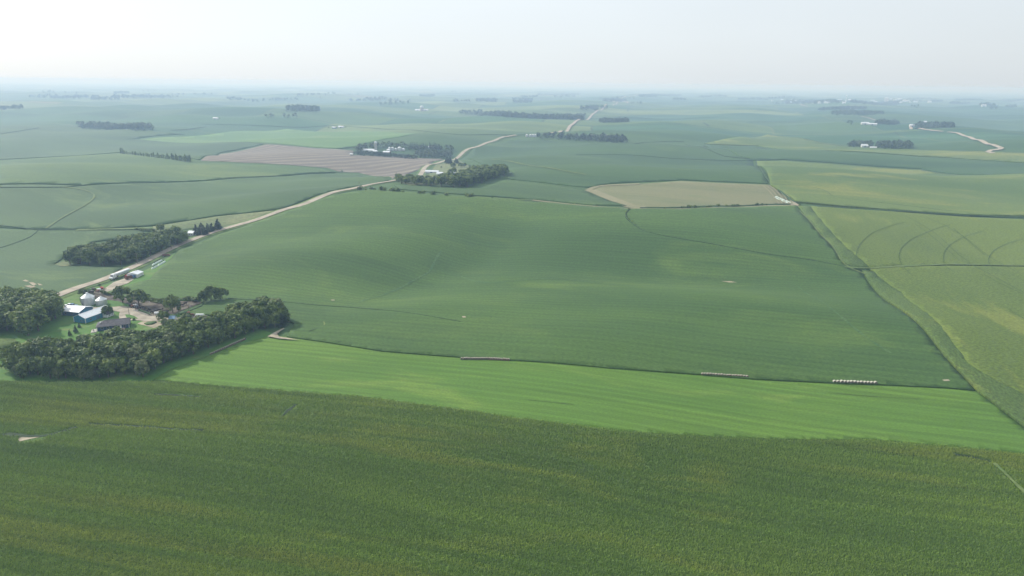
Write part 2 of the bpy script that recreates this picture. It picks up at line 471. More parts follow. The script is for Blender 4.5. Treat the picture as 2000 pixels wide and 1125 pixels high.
def far_country():
    """the quilt of fields beyond the near ones: section-grid rectangles of soybeans, corn, hay and stubble with dark edges"""
    m, nt, b = new_mat('farmland_quilt')
    v = mapped(nt, ROW)
    w = noise(nt, v, .0008, 3)
    off = nt.nodes.new('ShaderNodeVectorMath'); off.operation = 'ADD'; off.inputs[1].default_value = (137, 260, 0)
    nt.links.new(v, off.inputs[0])
    # wavering contour-shaped edges
    wv = nt.nodes.new('ShaderNodeTexNoise'); wv.inputs['Scale'].default_value = .0017; wv.inputs['Detail'].default_value = 2
    nt.links.new(v, wv.inputs['Vector'])
    wsub = nt.nodes.new('ShaderNodeVectorMath'); wsub.operation = 'MULTIPLY_ADD'
    wsub.inputs[1].default_value = (150, 150, 0); nt.links.new(wv.outputs['Color'], wsub.inputs[0]); nt.links.new(off.outputs[0], wsub.inputs[2])
    def brick(w_, h_, off_=.5, freq=2):
        n = nt.nodes.new('ShaderNodeTexBrick'); n.offset = off_; n.offset_frequency = freq; n.squash = .62; n.squash_frequency = 3
        n.inputs['Scale'].default_value = 1; n.inputs['Brick Width'].default_value = w_; n.inputs['Row Height'].default_value = h_
        n.inputs['Mortar Size'].default_value = 3.5; n.inputs['Mortar Smooth'].default_value = .2
        n.inputs['Color1'].default_value = (0, 0, 0, 1); n.inputs['Color2'].default_value = (1, 1, 1, 1); n.inputs['Mortar'].default_value = (.5, .5, .5, 1)
        nt.links.new(wsub.outputs[0], n.inputs['Vector']); return n
    b1 = brick(1610, 400); b2 = brick(810, 810, .35, 3)
    cr = nt.nodes.new('ShaderNodeValToRGB'); cr.color_ramp.interpolation = 'CONSTANT'
    els = [(0, (.036, .098, .042)), (.18, (.052, .110, .040)), (.30, (.030, .088, .038)), (.42, (.078, .135, .048)), (.55, (.040, .104, .046)), (.68, (.110, .165, .060)), (.76, (.034, .094, .040)), (.88, (.15, .16, .085)), (.93, (.06, .125, .045))]
    cr.color_ramp.elements[0].color = (*els[0][1], 1)
    cr.color_ramp.elements[1].position = els[1][0]; cr.color_ramp.elements[1].color = (*els[1][1], 1)
    for p_, c_ in els[2:]:
        e = cr.color_ramp.elements.new(p_); e.color = (*c_, 1)
    ad = nt.nodes.new('ShaderNodeMath'); ad.operation = 'MULTIPLY_ADD'; ad.inputs[1].default_value = .57
    nt.links.new(b1.outputs['Color'], ad.inputs[0])
    m2 = nt.nodes.new('ShaderNodeMath'); m2.operation = 'MULTIPLY'; m2.inputs[1].default_value = .43; nt.links.new(b2.outputs['Color'], m2.inputs[0])
    nt.links.new(m2.outputs[0], ad.inputs[2]); nt.links.new(ad.outputs[0], cr.inputs[0])
    col = cr.outputs[0]
    mo = nt.nodes.new('ShaderNodeMath'); mo.operation = 'MAXIMUM'; nt.links.new(b1.outputs['Fac'], mo.inputs[0]); nt.links.new(b2.outputs['Fac'], mo.inputs[1])
    br = noise(nt, v, .004, 3)
    col = mixc(nt, mo.outputs[0], col, mixc(nt, ramp(nt, br, .45, .55), (.020, .050, .022), (.10, .14, .06)))
    s = nt.nodes.new('ShaderNodeVectorMath'); s.operation = 'MULTIPLY'; s.inputs[1].default_value = (.0015, .006, 0); nt.links.new(v, s.inputs[0])
    f = noise(nt, s.outputs[0], 1, 6, .65, .5)
    col = mixc(nt, 1.0, col, mixc(nt, ramp(nt, f, .3, .7), (.74, .80, .84), (1.38, 1.24, 1.14)), 'MULTIPLY')
    # close by it is the same soybean green as the main field
    g = nt.nodes.new('ShaderNodeNewGeometry'); ln = nt.nodes.new('ShaderNodeVectorMath'); ln.operation = 'LENGTH'
    nt.links.new(g.outputs['Position'], ln.inputs[0])
    f3 = noise(nt, v, .5, 4, .7)
    near = mixc(nt, ramp(nt, f, .35, .65), (.040, .086, .030), (.062, .115, .035))
    near = mixc(nt, 1.0, near, mixc(nt, f3, (.85,) * 3, (1.15,) * 3), 'MULTIPLY')
    col = mixc(nt, ramp(nt, ln.outputs['Value'], 1500, 2000), near, col)
    nt.links.new(col, b.inputs['Base Color']); b.inputs['Roughness'].default_value = .9
    return m
GROUND = far_country()

# ------------------------------------------------------------------ the ground and its fields
ground_sheet(GROUND)
corn_near, CORN_POLY = field('corn_field', [(-420, 742), (0, 741), (100, 744), (310, 742), (450, 752), (700, 771), (850, 790), (1000, 812), (1200, 838), (1350, 847), (1700, 856), (1850, 868), (2000, 884), (2260, 912), (2500, 1500), (-500, 1500)], CORN, 1.35, jag=.25, top_at=2.2)
SOYL = .75
SOY_EDGE = [(560, 657), (640, 668), (745, 685), (900, 697), (1000, 703), (1190, 718), (1370, 731), (1480, 740), (1625, 747), (1750, 752), (1850, 757), (1905, 762)]
RB = [(1905, 762), (1840, 693), (1760, 607), (1680, 528), (1648, 514), (1624, 479), (1595, 448), (1562, 409), (1556, 401)]
PATH = [(1556, 401), (1490, 402.5), (1400, 405.5), (1330, 408.5), (1230, 407.5), (1160, 403.5), (1080, 395.5), (1000, 389.5), (920, 384.5), (840, 378.5), (780, 373), (722, 370)]
field('soybean_field', SOY_EDGE + RB[1:] + PATH[1:] + [(700, 373), (645, 382), (560, 413), (500, 434), (430, 457), (350, 489), (325, 513), (292, 545), (262, 553), (222, 566), (205, 571), (250, 581), (300, 587), (385, 586), (400, 592), (372, 604), (352, 613.5), (420, 614.5), (470, 613), (540, 612), (575, 632)], SOY, SOYL)
field('alfalfa_field', [(300, 741), (330, 722), (470, 671), (528, 656)] + [(x, y + .8) for x, y in SOY_EDGE] + [(1932, 782), (2005, 838), (2260, 1010), (2260, 912), (2000, 886), (1850, 870), (1700, 858), (1350, 850), (1200, 842), (1000, 817), (850, 795), (700, 776), (450, 756)], ALFALFA, .3)
# right-hand corn, split by the fence line and by the grey-green strip along the soybeans
field('corn_field', [(1583, 402), (1640, 406), (1760, 414), (1900, 424), (2150, 433), (2150, 516), (1900, 517), (1800, 518), (1700, 523), (1650, 480), (1612, 440)], CORN_Y, 1.3, jag=.6)
field('corn_field', [(1558, 402), (1588, 402.5), (1618, 441), (1656, 480), (1706, 522.5), (1668, 521.5), (1649, 513), (1625, 478), (1596, 447), (1564, 409)], CORN_D, 1.2, jag=.0)
field('corn_field', [(1700, 525), (1800, 520), (1900, 519), (2150, 518), (2150, 856), (2010, 775), (1950, 745), (1895, 712), (1860, 668), (1822, 620), (1760, 570)], CORN_Y, 1.3, jag=.6)
field('corn_field', [(1664, 524), (1708, 530), (1768, 570), (1830, 620), (1868, 668), (1903, 712), (1958, 745), (2018, 775), (2168, 862), (2260, 1010), (2006, 834), (1933, 778), (1910, 761), (1843, 690), (1763, 605), (1684, 527)], CORN_D, 1.2, jag=.0)
# fields beyond
field('wheat_stubble_field', [(1148, 372), (1165, 364), (1190, 361.5), (1250, 359), (1330, 353.5), (1400, 357), (1480, 360), (1505, 361), (1530, 378), (1545, 397), (1490, 400), (1400, 402.5), (1330, 406), (1250, 405.5), (1230, 404), (1190, 391), (1160, 379)], STUBBLE, .15)
field('corn_field', [(1478, 314), (1530, 314), (1620, 320), (1800, 332), (2150, 345), (2150, 424), (2000, 421), (1900, 419), (1760, 410), (1640, 401), (1556, 393), (1540, 380), (1505, 360)], CORN_FAR, 1.8)
field('corn_field', [(1375, 283), (1480, 287), (1640, 297), (1850, 310), (2150, 325), (2150, 342), (1800, 329), (1620, 317), (1530, 311), (1470, 312), (1440, 303)], SOY3, 1.2)
field('corn_field', [(1500, 262), (1650, 285), (1800, 293), (2100, 305), (2100, 322), (1850, 307), (1640, 294), (1480, 284), (1375, 280), (1440, 268)], CORN_FAR, 1.2)
field('soybean_field', [(925, 289), (1000, 272), (1050, 271), (1230, 279), (1375, 284), (1470, 313), (1500, 358), (1400, 354), (1330, 351), (1190, 358), (1150, 366), (1100, 361), (990, 349), (1000, 335), (900, 312)], SOY3, .6)
field('soybean_field', [(985, 352), (1100, 364), (1145, 373), (1175, 388), (1225, 402), (1160, 400), (1080, 392), (1000, 386), (920, 381), (840, 375), (780, 369), (770, 362), (860, 366), (940, 366)], SOY2, .6)
field('tilled_field', [(392, 314), (430, 301), (520, 282), (545, 283), (620, 290), (690, 294), (690, 303), (780, 306), (866, 310), (840, 321), (794, 341), (768, 350), (740, 345), (700, 337), (665, 336), (640, 328), (560, 322), (480, 318)], TILLED, .12)
field('hay_field', [(265, 273), (360, 267), (450, 257), (560, 252), (700, 254), (770, 258), (815, 261), (790, 266), (740, 274), (700, 285), (668, 290.5), (620, 288), (545, 281), (440, 278)], PALEGREEN, .4)
field('corn_field', [(-120, 322), (60, 311), (235, 300), (370, 318), (395, 318), (480, 321), (560, 325), (630, 330), (655, 336), (560, 342), (450, 347), (320, 355), (160, 361), (-120, 368)], CORN_L, 1.6)
field('soybean_field', [(-120, 370), (160, 363), (320, 357), (450, 349), (560, 344), (700, 340), (764, 351), (700, 363), (640, 375), (560, 405), (545, 408), (420, 421), (300, 440), (150, 447), (60, 446), (-120, 438)], SOY2, .7)
field('soybean_field', [(-120, 440), (60, 449), (150, 450), (270, 449), (290, 458), (180, 472), (140, 490), (105, 516), (240, 523), (210, 541), (105, 577), (-120, 580)], SOY2, .7)
field('soybean_field', [(-120, 240), (150, 245), (300, 256), (360, 262), (262, 271), (420, 278), (515, 281), (430, 298), (390, 312), (240, 297), (60, 308), (-120, 318)], SOY3, .7)
field('pasture', [(298, 442), (420, 423), (545, 410), (500, 430), (430, 447), (380, 446), (340, 452), (300, 456)], PASTURE, .15)
field('pasture', [(700, 322), (862, 322), (985, 332), (985, 350), (900, 352), (800, 346), (790, 351)], PALEGREEN, .1) if False else None
field('farmyard_grass', [(100, 583), (160, 567), (250, 545), (300, 520), (345, 492), (322, 516), (292, 547), (262, 556), (222, 568), (215, 573), (300, 588), (352, 614), (430, 620), (500, 640), (560, 660), (470, 672), (330, 725), (300, 743), (-100, 744), (-100, 590)], LAWN, .10, skirt=False)
field('corn_field', [(-120, 655), (0, 660), (30, 662), (35, 674), (0, 680), (-120, 690)], CORN_D, 1.8)
field('farmyard_grass', [(775, 354), (800, 345), (850, 323), (885, 312), (905, 318), (925, 328), (935, 338), (930, 348), (900, 360), (800, 362)], PASTURE, .25, skirt=False)
field('gravel_yard', [(222, 599), (240, 597), (262, 602), (292, 611), (318, 616), (345, 620), (372, 616), (405, 615), (404, 620), (372, 622), (350, 627), (318, 626), (290, 627), (262, 625), (235, 627), (232, 618), (234, 609), (222, 607), (196, 604), (150, 604), (124, 608), (122, 599), (160, 598), (200, 600)], YARD, .30, skirt=False)
field('grass_island', [(244, 614), (252, 614), (262, 617), (270, 622), (260, 623), (247, 620)], LAWN, .36, skirt=False)
field('feedlot', [(180, 571), (225, 575), (258, 583), (300, 585), (385, 584), (398, 590), (360, 604), (340, 613), (300, 615), (268, 606), (258, 596), (230, 588), (185, 583)], MUD, .22, skirt=False)
field('truck_yard', [(160, 573), (185, 569), (205, 563), (222, 551), (252, 541), (262, 545), (250, 553), (232, 559), (222, 566), (196, 573)], YARD, .30, skirt=False)
field('garden_bed', [(268, 632), (282, 626), (306, 627), (322, 632), (300, 641), (288, 637)], SOIL, .2, skirt=False)
field('vegetable_rows', [(281, 631), (289, 628), (305, 627), (306, 629), (297, 633), (286, 634)], SOY, .5)
# bare and worn soil
def patch(pix, mat=SOIL, lift=.9): 
    o, _ = field('bare_soil_patch', pix, mat, lift, skirt=False); return o
patch([(44, 548), (50, 546), (57, 549), (52, 550)]); patch([(56, 551), (64, 551), (72, 555), (66, 558), (61, 555)]); patch([(47, 558), (58, 557), (70, 560), (60, 562)]); patch([(73, 553), (80, 555), (84, 557), (76, 557)])
patch([(12, 559), (18, 561), (24, 565), (20, 565)])
patch([(902, 617.5), (909, 617.5), (910, 620), (904, 620.2)])
patch([(1408, 549), (1425, 549), (1440, 551.2), (1425, 551.5)])
patch([(1840, 741.5), (1852, 741), (1856, 743.5), (1844, 743.8)])
patch([(646, 585.2), (653, 585), (653.5, 586.7), (648, 586.8)])
patch([(562, 627.6), (570, 627), (577, 629), (580, 632), (573, 630.2)], lift=.45)
patch([(522, 657), (536, 649), (553, 640.5), (556, 641.5), (548, 646), (541, 652), (545, 657), (566, 660.3), (586, 664), (566, 662.6), (545, 661), (533, 658.5)], lift=.9)
patch([(1700, 1100), (1701, 1100), (1700, 1101)], lift=.1) if False else None
patch([(34, 855), (60, 851.5), (88, 851), (60, 857), (38, 862)], lift=1.45)
patch([(1545, 390), (1556, 397), (1562, 401), (1548, 402), (1538, 397)], lift=.4)
patch([(106, 516), (128, 508), (140, 519), (120, 520)], PASTURE, .9)

# roads
ROAD = [(40, 603), (108, 579), (150, 563), (205, 545), (260, 522), (320, 493), (360, 475), (410, 456), (450, 444), (500, 430), (555, 410), (595, 399), (640, 380), (660, 374), (700, 366.5), (740, 358), (770, 353), (800, 344), (830, 328), (862, 317), (905, 298), (940, 284.5), (975, 271), (990, 267.5), (1008, 264.5)]
ribbon('gravel_road', ROAD, 7.5, GRAVEL, .34, far=.0008)
ribbon('road_verge', ROAD, 15, VERGE, .20)
ribbon('gravel_road', [(1060, 262), (1070, 261), (1082, 258.5)], 9, GRAVEL, 1.2)
ribbon('gravel_road', [(1093, 259), (1150, 232.5), (1206, 199)], 9, GRAVEL, 1.2, far=.0006)
ribbon('gravel_road', [(1212, 196), (1244, 184)], 14, GRAVEL, 2.5, far=.0006)
ribbon('gravel_road', [(1190, 198), (1212, 198.5), (1226, 202)], 14, GRAVEL, 2.5, far=.0006)
ribbon('gravel_road', [(1940, 299), (1929, 296.5), (1935, 293.5), (1952, 291.5), (1956, 289.5), (1940, 283), (1918, 275.5), (1880, 264), (1850, 258)], 9, GRAVEL, 1.2)
ribbon('gravel_road', [(1842, 256.8), (1797, 251), (1778, 247.5)], 9, GRAVEL, 1.2)
ribbon('gravel_road', [(1710, 235), (1694, 230), (1681, 227.5)], 10, GRAVEL, 2.0)
ribbon('gravel_road', [(1658, 220), (1642, 215.5)], 12, GRAVEL, 2.5)
ribbon('gravel_road', [(1578, 208), (1562, 204)], 14, GRAVEL, 2.5)
ribbon('farm_track', [(1556, 401.5), (1490, 402.8), (1400, 405.8), (1330, 408.6), (1230, 407.6), (1160, 403.6), (1080, 395.6), (1040, 391)], 4.5, STUBBLE_L, .5)
ribbon('farm_track', [(1040, 391), (1000, 389), (920, 384)], 3, HEADLAND, .5)
ribbon('farm_drive', [(842, 377), (800, 373)], 2, HEADLAND, .6) if False else None
ribbon('stubble_headland', [(1152, 371), (1175, 380), (1205, 392), (1232, 403), (1262, 405)], 13, STUBBLE_L, .35)
ribbon('stubble_headland', [(1149, 371), (1166, 364.3), (1190, 361.8), (1250, 359.3)], 6, STUBBLE_L, .35)
for k in range(5):
    ribbon('stubble_headland', [(1488 + k * 7, 361.5 + k * .4), (1500 + k * 7.2, 371), (1513 + k * 7, 386), (1522 + k * 6.5, 399)], 1.8, STUBBLE_L, .36)
# ditches and grassed field edges
for w, hg, pts in (
    (2.4, 0.18, [(446, 583), (500, 586), (560, 590), (620, 596), (680, 600), (745, 605)]),
    (1.2, 0.06, [(745, 605), (820, 614), (900, 628)]),
    (2.2, 0.36, [(1230, 408), (1224, 414), (1222, 421), (1226, 429), (1240, 440), (1256, 450)]),
    (1.4, 0.12, [(1256, 450), (1300, 461), (1400, 478), (1500, 496), (1580, 507), (1648, 520)]),
    (3.8, 0.30, [(1590, 402.5), (1640, 406), (1760, 412.5), (1860, 419.5), (2000, 424.5), (2150, 428)]),
    (3.4, 0.48, [(1478, 314), (1488, 332), (1502, 354), (1512, 362), (1528, 377), (1545, 390), (1556, 396)]),
    (2.2, 0.30, [(1250, 406), (1330, 405), (1400, 402.5), (1490, 400), (1545, 398.5)]),
    (1.8, 0.90, [(1512, 361.5), (1560, 364), (1600, 370), (1618, 378), (1630, 386), (1680, 393), (1760, 402), (1860, 414)]),
    (2.6, 0.36, [(-100, 371), (100, 366), (200, 359), (320, 356.5), (400, 350), (560, 343), (660, 336.5), (667, 332)]),
    (1.7, 0.30, [(318, 356), (330, 348), (360, 335), (395, 325)]),
    (4.5, 0.48, [(110, 323), (150, 316), (185, 308), (225, 302)]),
    (2.0, 0.30, [(-100, 436), (0, 441), (40, 445), (75, 449), (150, 449), (270, 448)]),
    (1.1, 0.12, [(75, 449), (60, 462), (20, 478), (-40, 495)]),
    (3.8, 0.60, [(395, 243), (520, 246), (590, 249), (680, 247), (760, 253), (860, 260), (960, 263), (1060, 262)]),
    (5.2, 0.60, [(660, 290), (690, 288), (700, 291)]),
    (4.5, 0.60, [(0, 262), (40, 256), (75, 250)]),
    (4.5, 0.60, [(335, 255), (370, 252.5), (402, 248)]),
    (3.0, 0.48, [(1240, 281), (1300, 276.5), (1335, 277)]),
    (3.0, 0.48, [(1340, 283), (1400, 300), (1440, 308), (1478, 311)]),
    (2.2, 0.36, [(1125, 302), (1230, 303), (1340, 311), (1470, 313.5)]),
    (6.0, 0.72, [(1150, 232), (1250, 231), (1400, 229)]),
    (6.0, 0.72, [(1460, 239), (1530, 239), (1570, 239)]),
    (1.9, 0.24, [(352, 614), (378, 604), (392, 598), (398, 592)]),
    (1.9, 0.48, [(272, 606), (295, 614)]),
):
    ribbon('ditch' if w >= 2.4 else 'field_edge', pts, w * .72, DITCH, .75, hgt=hg, wob=.35)
for w, pts in (
    (4.0, [(960, 311), (1000, 316), (1050, 325), (1100, 333), (1145, 341)]),
    (1.6, [(90, 446), (130, 420), (170, 398), (184, 385), (178, 376), (150, 368), (110, 364)]),
    (3.0, [(150, 449), (230, 447), (298, 445)]),
    (2.5, [(1650, 521), (1700, 523.5), (1800, 518), (1900, 516.5), (2150, 516)]),
    (1.4, [(1562, 412), (1596, 450), (1626, 481), (1650, 516), (1690, 535)]),
    (3.0, [(820, 260), (860, 246), (950, 247), (1060, 252)]),
    (4.0, [(1250, 279), (1180, 272)]),
    (8.0, [(1470, 265), (1530, 271), (1650, 284), (1700, 289)]),
    (3.5, [(1890, 262), (1960, 258.5), (2050, 262)]),
    (4.0, [(1080, 262), (1150, 252), (1290, 252)]),
    (5.0, [(1400, 218), (1500, 214), (1640, 212)]),
):
    ribbon('headland', pts, w, HEADLAND, 1.0 if pts[0][0] < 1562 or pts[0][0] > 1700 else 1.4, wob=.3)
# wheel tracks in the yellowing corn: the arcs and straight lines left by irrigation and sprayer wheels
for pts in ([(1768, 434), (1738, 442), (1706, 454), (1684, 472), (1674, 490), (1673, 505), (1677, 516)],
            [(1855, 439), (1820, 450), (1785, 465), (1763, 482), (1756, 500), (1762, 518), (1779, 536)],
            [(1920, 452), (1890, 460), (1862, 474), (1847, 488), (1843, 500), (1843, 513)], [(1846, 520), (1862, 531)],
            [(1998, 468), (1970, 475), (1945, 487), (1933, 500), (1931, 513), (1940, 524), (1945, 527)],
            [(1760, 419), (1790, 433), (1830, 459), (1870, 495), (1900, 518)], [(1786, 436), (1824, 465), (1868, 503)], [(1900, 518), (1950, 545), (2010, 578)],
            [(1808, 425), (1845, 440), (1890, 468), (1930, 500), (1955, 515), (1990, 532)], [(1862, 446), (1892, 472), (1924, 499)], [(1920, 535), (1950, 552), (1980, 566)],
            [(1973, 606), (2030, 640)]):
    ribbon('wheel_track', None, 0.5, TRACK, 1.36, pts=[P(a, b, 1.3) for a, b in pts])
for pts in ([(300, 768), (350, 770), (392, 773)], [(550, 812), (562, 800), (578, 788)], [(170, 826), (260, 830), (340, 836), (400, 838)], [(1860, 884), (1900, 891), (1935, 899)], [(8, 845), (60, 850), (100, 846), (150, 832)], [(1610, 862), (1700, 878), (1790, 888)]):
    ribbon('corn_gap_shade', None, 1.3 if pts[0][0] != 8 else 2.2, GAP_SHADE, 1.4, pts=[P(a, b, 1.9) for a, b in pts], wob=.4)  # dark strips on the canopy top, shade of the gaps painted in
ribbon('weedy_strip', None, 1.3, HEADLAND, 1.9, pts=[P(a, b, 2.0) for a, b in [(1942, 904), (1965, 925), (1990, 950), (2030, 985)]], wob=.4)
for pts in ([(1618, 767), (1700, 774), (1800, 780)], [(1030, 781), (1080, 786), (1120, 790)]):
    ribbon('seed_gap', None, .3, TRACK, .34, pts=[P(a, b, .3) for a, b in pts], wob=.6)
ribbon('planter_gap', None, 1.2, DITCH, .8, pts=[P(a, b, .75) for a, b in [(604, 647), (612, 644), (619, 641)]])
ribbon('planter_gap', None, .8, HEADLAND, .8, pts=[P(a, b, .75) for a, b in [(632, 628), (634, 632), (633, 636)]])

for pts in ([(700, 590), (745, 577), (790, 558), (820, 541), (838, 531), (852, 505), (862, 490)], [(1560, 560), (1620, 600), (1680, 650), (1740, 690)], [(1240, 560), (1100, 545), (960, 552), (900, 540)]):
    ribbon('drainage_line', None, 1.3, VERGE2, .8, pts=[P(a, b, .75) for a, b in pts], wob=.7)
CORN_GAPS = []
def gap_poly(pix, w):
    p = [P(a, b, 1.9) for a, b in pix]; l = []; r_ = []
    for i, a in enumerate(p):
        d = p[min(i + 1, len(p) - 1)] - p[max(i - 1, 0)]; d.z = 0; d.normalize(); s = Vector((d.y, -d.x, 0)) * w / 2
        l.append((a.x + s.x, a.y + s.y)); r_.append((a.x - s.x, a.y - s.y))
    CORN_GAPS.append(l + r_[::-1])
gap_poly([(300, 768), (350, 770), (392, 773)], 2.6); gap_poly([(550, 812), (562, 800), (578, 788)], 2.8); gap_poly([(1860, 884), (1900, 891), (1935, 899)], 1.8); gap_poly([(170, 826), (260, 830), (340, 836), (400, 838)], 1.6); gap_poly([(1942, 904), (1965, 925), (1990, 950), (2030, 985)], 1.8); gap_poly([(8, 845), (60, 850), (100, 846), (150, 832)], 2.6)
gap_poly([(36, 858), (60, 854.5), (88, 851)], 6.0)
# ------------------------------------------------------------------ haze
def haze_box():
    mb = MB(); mb.box(-64000, -64000, -45, 64000, 64000, CAM_H + 6)
    m = bpy.data.materials.new('haze'); m.use_nodes = True; nt = m.node_tree; nt.nodes.clear()
    out = nt.nodes.new('ShaderNodeOutputMaterial'); v = nt.nodes.new('ShaderNodeVolumePrincipled')
    v.inputs['Color'].default_value = (*HAZE_COLOR, 1); v.inputs['Density'].default_value = HAZE_DENSITY
    v.inputs['Anisotropy'].default_value = 0.15; v.inputs['Absorption Color'].default_value = (.64, .52, .01, 1)
    nt.links.new(v.outputs[0], out.inputs['Volume'])
    o = mb.build('haze', m); tag(o, kind='stuff'); return o
haze_box()
# ------------------------------------------------------------------ corn plants standing in rows on the near field
def corn_plant(name, seed, leaf, tassel):
    g = random.Random(seed); mb = MB()
    mb.add([(-.02, 0, 0), (.02, 0, 0), (.0, .0, 1.15)], [(0, 1, 2)])
    for k in range(9):
        a = (0 if k % 2 else math.pi) + g.uniform(-.8, .8) + k * .25; z = .05 + .1 * k; L = g.uniform(.38, .58); w = .055
        c, s = math.cos(a), math.sin(a)
        p0 = (0, 0, z); p1 = (c * L * .5, s * L * .5, z + .28 - .01 * k); p2 = (c * L, s * L, z + .12 - g.uniform(0, .25))
        mb.add([(p0[0] - s * w, p0[1] + c * w, p0[2]), (p0[0] + s * w, p0[1] - c * w, p0[2]), (p1[0] + s * w * 1.3, p1[1] - c * w * 1.3, p1[2]), (p1[0] - s * w * 1.3, p1[1] + c * w * 1.3, p1[2]), p2], [(0, 1, 2, 3), (3, 2, 4)])
    for k in range(3):
        a = g.uniform(0, 6.28); mb.add([(-.02, 0, 1.0), (.02, 0, 1.0), (.16 * math.cos(a), .16 * math.sin(a), 1.42)], [(0, 1, 2)], 1)
    return bpy.data.objects.new(name, mb.mesh(name, [leaf, tassel]))

def corn_leaf_mat(name, a, b_, c):
    m, nt, b = new_mat(name)
    oi = nt.nodes.new('ShaderNodeObjectInfo'); g = nt.nodes.new('ShaderNodeNewGeometry')
    rot = nt.nodes.new('ShaderNodeMapping'); rot.inputs['Rotation'].default_value = (0, 0, R(12)); nt.links.new(g.outputs['Position'], rot.inputs['Vector'])
    s = nt.nodes.new('ShaderNodeVectorMath'); s.operation = 'MULTIPLY'; s.inputs[1].default_value = (.004, .028, 0); nt.links.new(rot.outputs[0], s.inputs[0])
    f = noise(nt, s.outputs[0], 1, 6, .6, .4)
    col = mixc(nt, ramp(nt, f, .40, .60), a, b_)
    s2 = nt.nodes.new('ShaderNodeVectorMath'); s2.operation = 'MULTIPLY'; s2.inputs[1].default_value = (.007, .05, .3); nt.links.new(rot.outputs[0], s2.inputs[0])
    f2 = noise(nt, s2.outputs[0], 1, 6, .65, .8)
    col = mixc(nt, ramp(nt, f2, .48, .66), col, c)
    s3 = nt.nodes.new('ShaderNodeVectorMath'); s3.operation = 'MULTIPLY'; s3.inputs[1].default_value = (.008, .33, 0); nt.links.new(rot.outputs[0], s3.inputs[0])
    col = mixc(nt, 1.0, col, mixc(nt, ramp(nt, noise(nt, s3.outputs[0], 1, 4, .65), .3, .7), (.78, .80, .82), (1.22, 1.18, 1.1)), 'MULTIPLY')
    col = mixc(nt, 1.0, col, mixc(nt, oi.outputs['Random'], (.80, .82, .8), (1.22, 1.2, 1.18)), 'MULTIPLY')
    nt.links.new(col, b.inputs['Base Color']); b.inputs['Roughness'].default_value = .55; b.inputs['Specular IOR Level'].default_value = .3
    tr = nt.nodes.new('ShaderNodeBsdfTranslucent'); nt.links.new(col, tr.inputs['Color']); ms = nt.nodes.new('ShaderNodeMixShader'); ms.inputs[0].default_value = .25
    out = [n for n in nt.nodes if n.type == 'OUTPUT_MATERIAL'][0]
    nt.links.new(b.outputs[0], ms.inputs[1]); nt.links.new(tr.outputs[0], ms.inputs[2]); nt.links.new(ms.outputs[0], out.inputs['Surface'])
    return m
CLEAF = corn_leaf_mat('corn_leaf', (.118, .214, .026), (.158, .256, .031), (.230, .290, .036))
CTAS = flat_mat('corn_tassel', (.17, .22, .07), .2, 1.0, rough=.9)

def corn_crop(poly, top, dens=.42, rmax=345, azm=47, name='corn_plants', avoid=()):
    pl = poly; ca, sa = math.cos(ROW), math.sin(ROW)
    u = np.arange(-420, 420, dens); v = np.arange(0, 430, .76)
    U, V = np.meshgrid(u, v); U = U.ravel() + rng.normal(0, .12, U.size); V = V.ravel() + rng.normal(0, .06, V.size)
    x = U * ca - V * sa; y = U * sa + V * ca
    r = np.hypot(x, y); a = np.degrees(np.arctan2(x, y)); k = (r < rmax) & (r > 118) & (np.abs(a) < azm) & (y > 0)
    x, y = x[k], y[k]; k = inside(x, y, pl); x, y = x[k], y[k]
    for poly_ in avoid:
        k = ~inside(x, y, poly_); x, y = x[k], y[k]
    z = Ha(x, y) + top
    me = bpy.data.meshes.new(name); me.vertices.add(len(x)); me.vertices.foreach_set('co', np.stack([x, y, z], 1).astype(np.float32).ravel()); me.update()
    o = link_mesh(name, me); tag(o, kind='stuff', label='rows of tasselled corn filling the near field')
    me.materials.append(CLEAF)
    coll = bpy.data.collections.new('corn_plant_kinds')
    for i in range(4): coll.objects.link(corn_plant('corn_plant', i, CLEAF, CTAS))
    ng = bpy.data.node_groups.new('corn_rows', 'GeometryNodeTree')
    ng.interface.new_socket('Geometry', in_out='INPUT', socket_type='NodeSocketGeometry'); ng.interface.new_socket('Geometry', in_out='OUTPUT', socket_type='NodeSocketGeometry')
    N = ng.nodes; gi = N.new('NodeGroupInput'); go = N.new('NodeGroupOutput'); ip = N.new('GeometryNodeInstanceOnPoints'); ci = N.new('GeometryNodeCollectionInfo')
    ci.inputs['Collection'].default_value = coll; ci.inputs['Separate Children'].default_value = True; ci.inputs['Reset Children'].default_value = True
    ip.inputs['Pick Instance'].default_value = True
    rv = N.new('FunctionNodeRandomValue'); rv.data_type = 'FLOAT_VECTOR'; rv.inputs[0].default_value = (-.08, -.08, 0); rv.inputs[1].default_value = (.08, .08, 6.283)
    rs = N.new('FunctionNodeRandomValue'); rs.data_type = 'FLOAT'; rs.inputs[2].default_value = .62; rs.inputs[3].default_value = .98; rs.inputs['Seed'].default_value = 4
    L = ng.links; L.new(gi.outputs[0], ip.inputs['Points']); L.new(ci.outputs[0], ip.inputs['Instance']); L.new(rv.outputs[0], ip.inputs['Rotation']); L.new(rs.outputs[1], ip.inputs['Scale']); L.new(ip.outputs[0], go.inputs[0])
    md = o.modifiers.new('rows', 'NODES'); md.node_group = ng
    print('corn plants', len(x))
    return o
corn_crop(CORN_POLY, 1.35, avoid=CORN_GAPS)
# ------------------------------------------------------------------ trees
LEAF = foliage_mat('broadleaf_foliage', (.045, .088, .024), (.165, .228, .058), trans=.12)
LEAF_FAR = foliage_mat('distant_foliage', (.028, .052, .022), (.075, .112, .040), trans=.1)
LEAF_PALE = foliage_mat('pale_foliage', (.11, .15, .07), (.17, .21, .10), trans=.25)
LEAF_DARK = foliage_mat('dark_cedar_foliage', (.018, .042, .020), (.038, .070, .030), trans=.08)
BARK = flat_mat('bark', (.12, .095, .07), .3, 3.0, rough=.95)

